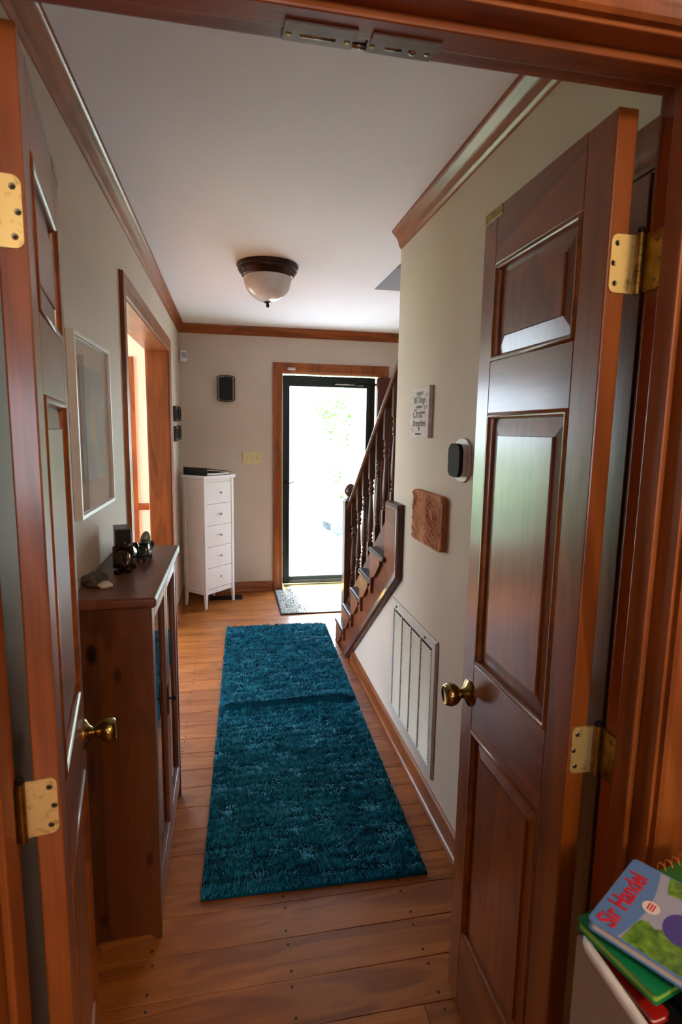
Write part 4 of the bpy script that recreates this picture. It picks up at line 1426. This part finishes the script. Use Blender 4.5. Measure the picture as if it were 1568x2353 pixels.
rim = [i for i in range(NXs + 1)] + [j * (NXs + 1) + NXs for j in range(1, NZs + 1)] + [NZs * (NXs + 1) + i for i in range(NXs - 1, -1, -1)] + [j * (NXs + 1) for j in range(NZs - 1, 0, -1)]
n0 = len(vs)
vs += [(-.002, vs[i][1], vs[i][2]) for i in rim]
fs += [(rim[k], n0 + k, n0 + (k + 1) % len(rim), rim[(k + 1) % len(rim)]) for k in range(len(rim))]
fs.append(tuple(range(n0, n0 + len(rim))))
MB().add(vs, fs).build('slab', M_SAND, sl_, 35)

# return air vent
VY0, VY1, VZ0, VZ1 = 1.985, 2.605, 0.145, 0.728
vt = thing('return_air_vent', 'large cream louvred return air vent low on the right wall', 'vent', (XR, (VY0 + VY1) / 2, VZ0))
vh, vw = VZ1 - VZ0, (VY1 - VY0) / 2
MB().sweep([(0, vw, 0), (0, -vw, 0), (0, -vw, vh), (0, vw, vh)], (-1, 0, 0), [(0, .001), (0, .006), (.006, .012), (.040, .012), (.044, .008), (.046, .001)], True).build('frame', M_VENTFR, vt, 40)
MB().box(-.003, -.001, -vw + .03, vw - .03, .03, vh - .03).build('backing', M_DULL, vt)
nlv = 42
lw = vw - .047
z0 = .05
pitch = (vh - .1) / nlv
cw = lw / 4                                            # half a column
lc = cw - .007
lv = MB().prism([(-.0125, -.0085), (-.0112, -.0092), (-.0062, -.0044), (-.0074, -.0036)], 'y', -lc - .002, lc - .003)
l0 = lv.build('louvre', M_VENT, vt)
l0.location = (0, -lw + cw, z0 + pitch * .75)
for k in range(4):
    for i in range(nlv):
        if i or k:
            share(l0, 'louvre', vt, (0, -lw + cw * (2 * k + 1), z0 + pitch * (i + .75)))
for k in range(1, 4):
    yb_ = -lw + 2 * lw * k / 4
    MB().box(-.0135, -.002, yb_ - .0045, yb_ + .0045, .04, vh - .04).build('divider', M_VENTFR, vt, bevel=.0008)
for (yy, zz) in ((-vw + .12, vh - .022), (vw - .09, vh - .022)):
    MB().lathe([(.005, .0), (.005, .004), (.003, .006)], (-.012, yy, zz), (-1, 0, 0), 12).build('latch', M_SCREW, vt)

# ------------------------------------------------------------------ white bin with children's books, near right
bn = thing('toy_bin', 'white plastic bin full of books in the near right corner', 'bin', (0.575, 0.375, 0))
BX0, BX1, BY0, BY1, BZ = 0.416, 0.735, 0.205, 0.547, 0.93
ww_ = .008


def Bn(o):
    return W(o, bn)


bi = MB()
outer = [(BX0 + p[0], p[1]) for p in []]
for (x0, x1, y0, y1) in ((BX0, BX0 + ww_, BY0, BY1), (BX1 - ww_, BX1, BY0, BY1), (BX0 + ww_, BX1 - ww_, BY0, BY0 + ww_), (BX0 + ww_, BX1 - ww_, BY1 - ww_, BY1)):
    bi.box(x0, x1, y0, y1, 0.0, BZ - .006)
bi.box(BX0, BX1, BY0, BY1, 0, .01)
M_BIN = noisy(mat('shaded_white_plastic', (1, 1, 1, 1), .5), lin(150, 138, 120), lin(156, 144, 126), (8, 8, 8))  # shade on the white bin's side is put into this greyer colour
Bn(bi.build('shell', M_BIN, bn))
rr = .022
cx, cy = (BX0 + BX1) / 2, (BY0 + BY1) / 2
rp_ = [(cx + x, cy + y, BZ - .005) for x, y in roundrect((BX1 - BX0) / 2 - .003, (BY1 - BY0) / 2 - .003, rr, 6)]
Bn(MB().tube(rp_ + rp_[:2], .0065, 8).build('rim', M_PLASTIC, bn, True))

bk = thing('storage_case', 'plain black case filling the white bin under the books', 'case', (cx, cy, .0))
W(MB().box(BX0 + .010, BX1 - .010, BY0 + .010, BY1 - .016, 0.012, 0.902).build('body', M_DULL, bk, bevel=.004), bk)
W(MB().box(BX0 + .010, BX1 - .010, BY0 + .010, BY1 - .016, 0.903, 0.909).build('lid', M_BLACK, bk, bevel=.002), bk)
M_RED = noisy(mat('red_cover', (1, 1, 1, 1), .4), lin(150, 20, 14), lin(168, 28, 20), (12, 12, 12))
M_GRN = noisy(mat('green_cover', (1, 1, 1, 1), .35), lin(10, 110, 62), lin(20, 128, 74), (8, 8, 8))
M_LIME = noisy(mat('lime_edge', (1, 1, 1, 1), .5), lin(120, 160, 50), lin(140, 176, 64), (8, 8, 8))
M_DGRN = noisy(mat('dark_green_cover', (1, 1, 1, 1), .4), lin(22, 88, 26), lin(34, 104, 34), (8, 8, 8))
M_BLUE = mat('blue_board_cover', lin(92, 132, 184), .3, coat=.4)
M_BOARD = noisy(mat('board_pages', (1, 1, 1, 1), .7), lin(206, 190, 164), lin(222, 208, 186), (8, 8, 300))


def book(name, label, corner, ang, L, Wd, z0, z1, cover, pages, r=.004):
    """corner at the origin, length along local x, width along local -y"""
    t = thing(name, label, 'book', (corner[0], corner[1], z0), ang)
    th_ = z1 - z0
    pl = [(L / 2 + x, -Wd / 2 + y) for x, y in roundrect(L / 2, Wd / 2, r, 5)]
    pi = [(L / 2 + x, -Wd / 2 + y) for x, y in roundrect(L / 2 - .002, Wd / 2 - .002, r, 5)]
    MB().prism(pl, 'z', 0, .0018).build('back_cover', cover, t)
    MB().prism(pi, 'z', .0018, th_ - .0018).build('pages', pages, t)
    MB().prism(pl, 'z', th_ - .0018, th_).build('front_cover', cover, t)
    return t


book('red_book', 'flat red book lying inside the white bin beside its rim', (0.452, 0.532), math.radians(-82), .085, .024, .9095, .918, M_RED, M_PAPER)
gb = book('green_book', 'bright green book with lime edges under the blue board book', (0.416, 0.551), math.radians(14), .20, .108, .9325, .945, M_GRN, M_LIME)
b2 = book('thin_red_book', 'thin red book showing between the green and the blue books', (0.450, 0.520), math.radians(18), .15, .098, .9455, .952, M_RED, M_PAPER)
sb2 = book('spiral_notebook', 'dark green notebook with orange spiral wire behind the blue book', (0.547, 0.588), math.radians(12), .14, .10, .9455, .954, M_DGRN, M_PAPER)
# hand-held support: a slim box of paper under the stack keeps the books above the case
bx_ = thing('paper_box', 'black paper box under the green book inside the white bin', 'box', (0.60, 0.40, .9095))
MB().box(-.115, .115, -.10, .10, 0, .0225).build('body', M_DULL, bx_, bevel=.002)
M_OR = mat('orange_wire', lin(224, 110, 30), .35)
co = MB()
for i in range(7):
    x0 = .030 + i * .014
    co.tube([(x0 + .0015 * math.cos(a) , .002 + .0075 * math.cos(a), .0045 + .0085 * math.sin(a)) for a in [k * math.pi / 6 for k in range(13)]], .0009, 5)
co.build('spiral_wire', M_OR, sb2, True)
MB().lathe([(.004, 0), (.0045, .0004), (.003, .0005)], (.012, -.010, .0085), (0, 0, 1), 14).build('punched_hole', M_DULL, sb2)

# blue board book on top
u = Vector((0.854, 0.520))
tb = book('board_book', 'blue board book titled Sir Handel on top of the pile', (0.414, 0.529), 0, .146, .146, .9545, .966, M_BLUE, M_BOARD, .007)
tb.rotation_euler = (0, 0, math.atan2(.077, .126))
M_TITLE = mat('title_red', lin(200, 34, 44), .4)
text_mesh('Sir Handel', .0300, M_TITLE, 'title', tb, (.064, -.0180, .0120), (0, 0, 0), 0, sx=.88, offset=.0005)
# picture area: pale arc, foliage; the character is left out
M_PALE = mat('cover_pale', lin(158, 164, 184), .3, coat=.4)
M_FOL = noisy(mat('cover_foliage', (1, 1, 1, 1), .3, coat=.4), lin(30, 84, 26), lin(126, 170, 60), (90, 90, 90), detail=3)
M_VIO = mat('cover_violet', lin(70, 62, 140), .3, coat=.4)
M_CREAM = mat('cover_cream', lin(226, 214, 204), .4)
zt_ = .01155
arc = [(.146 * f, -.034 - .010 * math.sin(math.pi * f)) for f in [i / 12 for i in range(13)]]
arc = [(min(max(x, .002), .144), y) for x, y in arc] + [(.144, -.144), (.002, -.144)]
MB().prism(arc, 'z', zt_, zt_ + .0002).build('cover_sky', M_PALE, tb)
fo_ = [(.002, -.038), (.018, -.040), (.034, -.041), (.046, -.044), (.050, -.052), (.044, -.060), (.052, -.068), (.046, -.080), (.056, -.092), (.050, -.106), (.060, -.122), (.058, -.144), (.002, -.144)]
MB().prism(fo_, 'z', zt_ + .0002, zt_ + .0004).build('cover_foliage', M_FOL, tb)
fo2 = [(.112, -.052), (.130, -.048), (.144, -.046), (.144, -.110), (.126, -.100), (.118, -.080)]
MB().prism(fo2, 'z', zt_ + .0002, zt_ + .0004).build('cover_foliage', M_FOL, tb)
ov = [(.074 + .0105 * math.cos(a) * (1 + .06 * (i % 2)), -.046 + .0095 * math.sin(a) * (1 + .06 * (i % 2))) for i, a in enumerate([k * math.pi / 16 for k in range(32)])]
MB().prism(ov, 'z', zt_ + .0004, zt_ + .0006).build('cover_badge', M_CREAM, tb)
bar = MB()
for i in range(3):
    bar.box(.068, .081, -.0430 - i * .0030 - .0010, -.0430 - i * .0030 + .0008, zt_ + .0006, zt_ + .0007)
bar.build('badge_print', M_TITLE, tb)
ov = [(.066 + .026 * math.cos(a), -.082 + .019 * math.sin(a)) for a in [i * math.pi / 12 for i in range(24)]]
MB().prism(ov, 'z', zt_ + .0004, zt_ + .0006).build('cover_shape', M_VIO, tb)

# ------------------------------------------------------------------ lamp of the near room (behind the camera)
nl_ = thing('globe_lamp', 'warm globe ceiling lamp in the room behind the camera', 'ceiling light', (0.9, -1.3, ZC))
MB().lathe([(.07, 0), (.07, -.02), (.03, -.03), (.03, -.06)], (0, 0, 0), (0, 0, 1), 24).build('canopy', M_OLDB, nl_, 40)
M_GLOBE = mat('lamp_globe', (1, .8, .6, 1), .5)
nt, b = nodes(M_GLOBE)
b.inputs['Emission Color'].default_value = (1.0, 0.74, 0.52, 1)
b.inputs['Emission Strength'].default_value = 13.0
MB().lathe([(.02, -.055)] + [(.11 * math.sin(a), -.16 + .11 * math.cos(a)) for a in [.3 + i * (math.pi - .3) / 12 for i in range(12)]] + [(.002, -.27)], (0, 0, 0), (0, 0, 1), 24).build('globe', M_GLOBE, nl_, True)

# ------------------------------------------------------------------ outside
GZ = -0.28
gd = MB().box(-40, 40, 5.49, 60, GZ - .1, GZ)
struct(gd.build('lawn', M_LAWN), 'green front lawn beyond the storm door', 'lawn')
pw = MB().box(-0.2, 2.6, 5.5, 7.0, GZ, -0.10)
struct(pw.build('porch', M_CONC), 'pale concrete porch outside the front door', 'porch')
dv = MB().box(-7.5, 9.0, 7.0, 12.5, GZ, GZ + .03)  # stretched past the parlor window so white light bounces indoors
struct(dv.build('driveway', M_CONC), 'pale concrete drive beyond the porch, widened to bounce light', 'driveway')


def tree(label, loc, h, r, seed, lean=0.0, leaves=2600):
    t = thing('tree', label, 'tree', loc, 0, 'trees beyond the front lawn')
    g_ = random.Random(seed)
    pts = [(lean * h * (i / 8) ** 1.5 + g_.uniform(-.05, .05), g_.uniform(-.05, .05), h * .72 * i / 8) for i in range(9)]
    tr = MB().tube(pts, [.16 * h / 8 * (1 - .1 * i) for i in range(9)], 8)
    for i in range(9):
        a = g_.uniform(0, 6.28)
        z = h * (.35 + .05 * i)
        b0 = (lean * h * (z / h) ** 1.5, 0, z)
        L = r * g_.uniform(.5, .85)
        tr.tube([b0, (b0[0] + L * .5 * math.cos(a), L * .5 * math.sin(a), z + L * .35), (b0[0] + L * math.cos(a), L * math.sin(a), z + L * .55)], [.05 * h / 8, .035 * h / 8, .012 * h / 8], 5)
    tr.build('trunk', M_BARK, t, True)
    lf = MB()
    cl_ = [(g_.gauss(0, .45) * r + lean * h * .7, g_.gauss(0, .45) * r, h * g_.uniform(.45, 1.0)) for _ in range(16)]
    for i in range(leaves):
        c = g_.choice(cl_)
        p = Vector((c[0] + g_.gauss(0, .22) * r, c[1] + g_.gauss(0, .22) * r, c[2] + g_.gauss(0, .09) * h))
        s = g_.uniform(.07, .17)
        d = Vector((g_.gauss(0, 1), g_.gauss(0, 1), g_.gauss(0, .6))).normalized()
        e2 = d.orthogonal().normalized()
        lf.add([p - d * s, p + e2 * s * .45, p + d * s, p - e2 * s * .45], [(0, 1, 2, 3)])
    q = bpy.data.meshes.new('crown')
    q.from_pydata(lf.v, [], lf.f)
    q.materials.append(M_LEAVES)
    o = bpy.data.objects.new('crown', q)
    COL.objects.link(o)
    o.parent = t
    o['kind'] = 'stuff'
    return t


tree('slender leaning young tree seen through the middle of the storm door', (3.0, 15.0, GZ), 4.0, 1.0, 1, .05, 1500)
tree('large dark trunked tree straight behind the storm door glass', (5.6, 24.0, GZ), 8.5, 2.3, 2)
tree('leafy tree at the right edge of the storm door glass', (13.8, 25.0, GZ), 8.0, 2.3, 3)
tree('broad tree left of the storm door view', (0.4, 34.0, GZ), 9.5, 2.4, 4)
for i, (x, y, h, lab) in enumerate(((-5.5, 23, 8.5, 'broad tree outside the parlor front window, nearest the house'), (-10.5, 32, 9.5, 'tall tree outside the parlor front window, middle one'),
                                    (-15, 23, 8.5, 'tree farthest left outside the parlor front window'), (9.8, 35, 9.0, 'tree farthest away, right of the storm door view'))):
    tree(lab, (x, y, GZ), h, 2.3, 10 + i)


def shrub(label, loc, r, seed):
    g_ = random.Random(seed)
    t = thing('shrub', label, 'shrub', loc, 0, 'shrubs across the lawn')
    lf = MB()
    for i in range(900):
        p = Vector((g_.gauss(0, .42) * r, g_.gauss(0, .42) * r, abs(g_.gauss(.42, .26)) * r * 1.2))
        s = g_.uniform(.05, .11)
        d = Vector((g_.gauss(0, 1), g_.gauss(0, 1), g_.gauss(0, .6))).normalized()
        e2 = d.orthogonal().normalized()
        lf.add([p - d * s, p + e2 * s * .5, p + d * s, p - e2 * s * .5], [(0, 1, 2, 3)])
    q = bpy.data.meshes.new('leaves')
    q.from_pydata(lf.v, [], lf.f)
    q.materials.append(M_LEAVES)
    o = bpy.data.objects.new('leaves', q)
    COL.objects.link(o)
    o.parent = t
    o['kind'] = 'stuff'
    st_ = MB()
    for i in range(5):
        a = i * 1.26
        st_.tube([(0.05 * math.cos(a), .05 * math.sin(a), 0), (.25 * r * math.cos(a), .25 * r * math.sin(a), .7 * r)], [.02, .008], 5)
    st_.build('stems', M_BARK, t)


shrub('low shrub behind the storm door glass, left of the pair', (3.6, 19.0, GZ), 1.0, 51)
shrub('low shrub behind the storm door glass, right of the pair', (6.4, 19.5, GZ), 1.0, 52)
shrub('round shrub below the parlor front window', (-2.2, 8.2, GZ), .9, 53)
shrub('second round shrub below the parlor front window, farther left', (-4.2, 8.4, GZ), .9, 54)

# white garden cart whose grey wheel shows through the glass
gc = thing('garden_cart', 'white garden cart with a grey wheel on the drive outside', 'cart', (1.95, 9.7, GZ + .03), math.radians(8))
MB().prism([(-.32, .20), (.42, .20), (.55, .46), (-.42, .46)], 'y', -.24, .24).build('tub', M_PLASTIC, gc, bevel=.02)
M_TYRE = noisy(mat('grey_tyre', (1, 1, 1, 1), .8), lin(70, 78, 82), lin(96, 104, 108), (30, 30, 30))
for sy in (-1, 1):
    wh = MB().lathe([(.100, -.022), (.140, -.026), (.155, -.016), (.155, .016), (.140, .026), (.100, .022)], (-.16, sy * .275, .155), (0, 1, 0), 30).build('wheel', M_TYRE, gc, 40)
    MB().lathe([(.098, -.012), (.05, -.02), (.02, -.024), (.02, .024), (.05, .02), (.098, .012)], (-.16, sy * .275, .155), (0, 1, 0), 24).build('hub', M_PLASTIC, wh, 40)
    for k in range(4):
        a = k * math.pi / 2 + .5
        MB().lathe([(.008, 0), (.008, .004)], (-.16 + .045 * math.cos(a), sy * .275 - .024, .155 + .045 * math.sin(a)), (0, -1, 0), 8).build('bolt', M_IRON, wh)
MB().tube([(-.16, -.28, .155), (-.16, .28, .155)], .012, 8).build('axle', M_STEEL, gc)
MB().tube([(.45, 0, .30), (.75, 0, .38), (1.0, 0, .60)], .014, 8).build('handle', M_STEEL, gc)
for x in (.36,):
    MB().box(x - .02, x + .02, -.02, .02, 0, .21).build('leg', M_STEEL, gc)
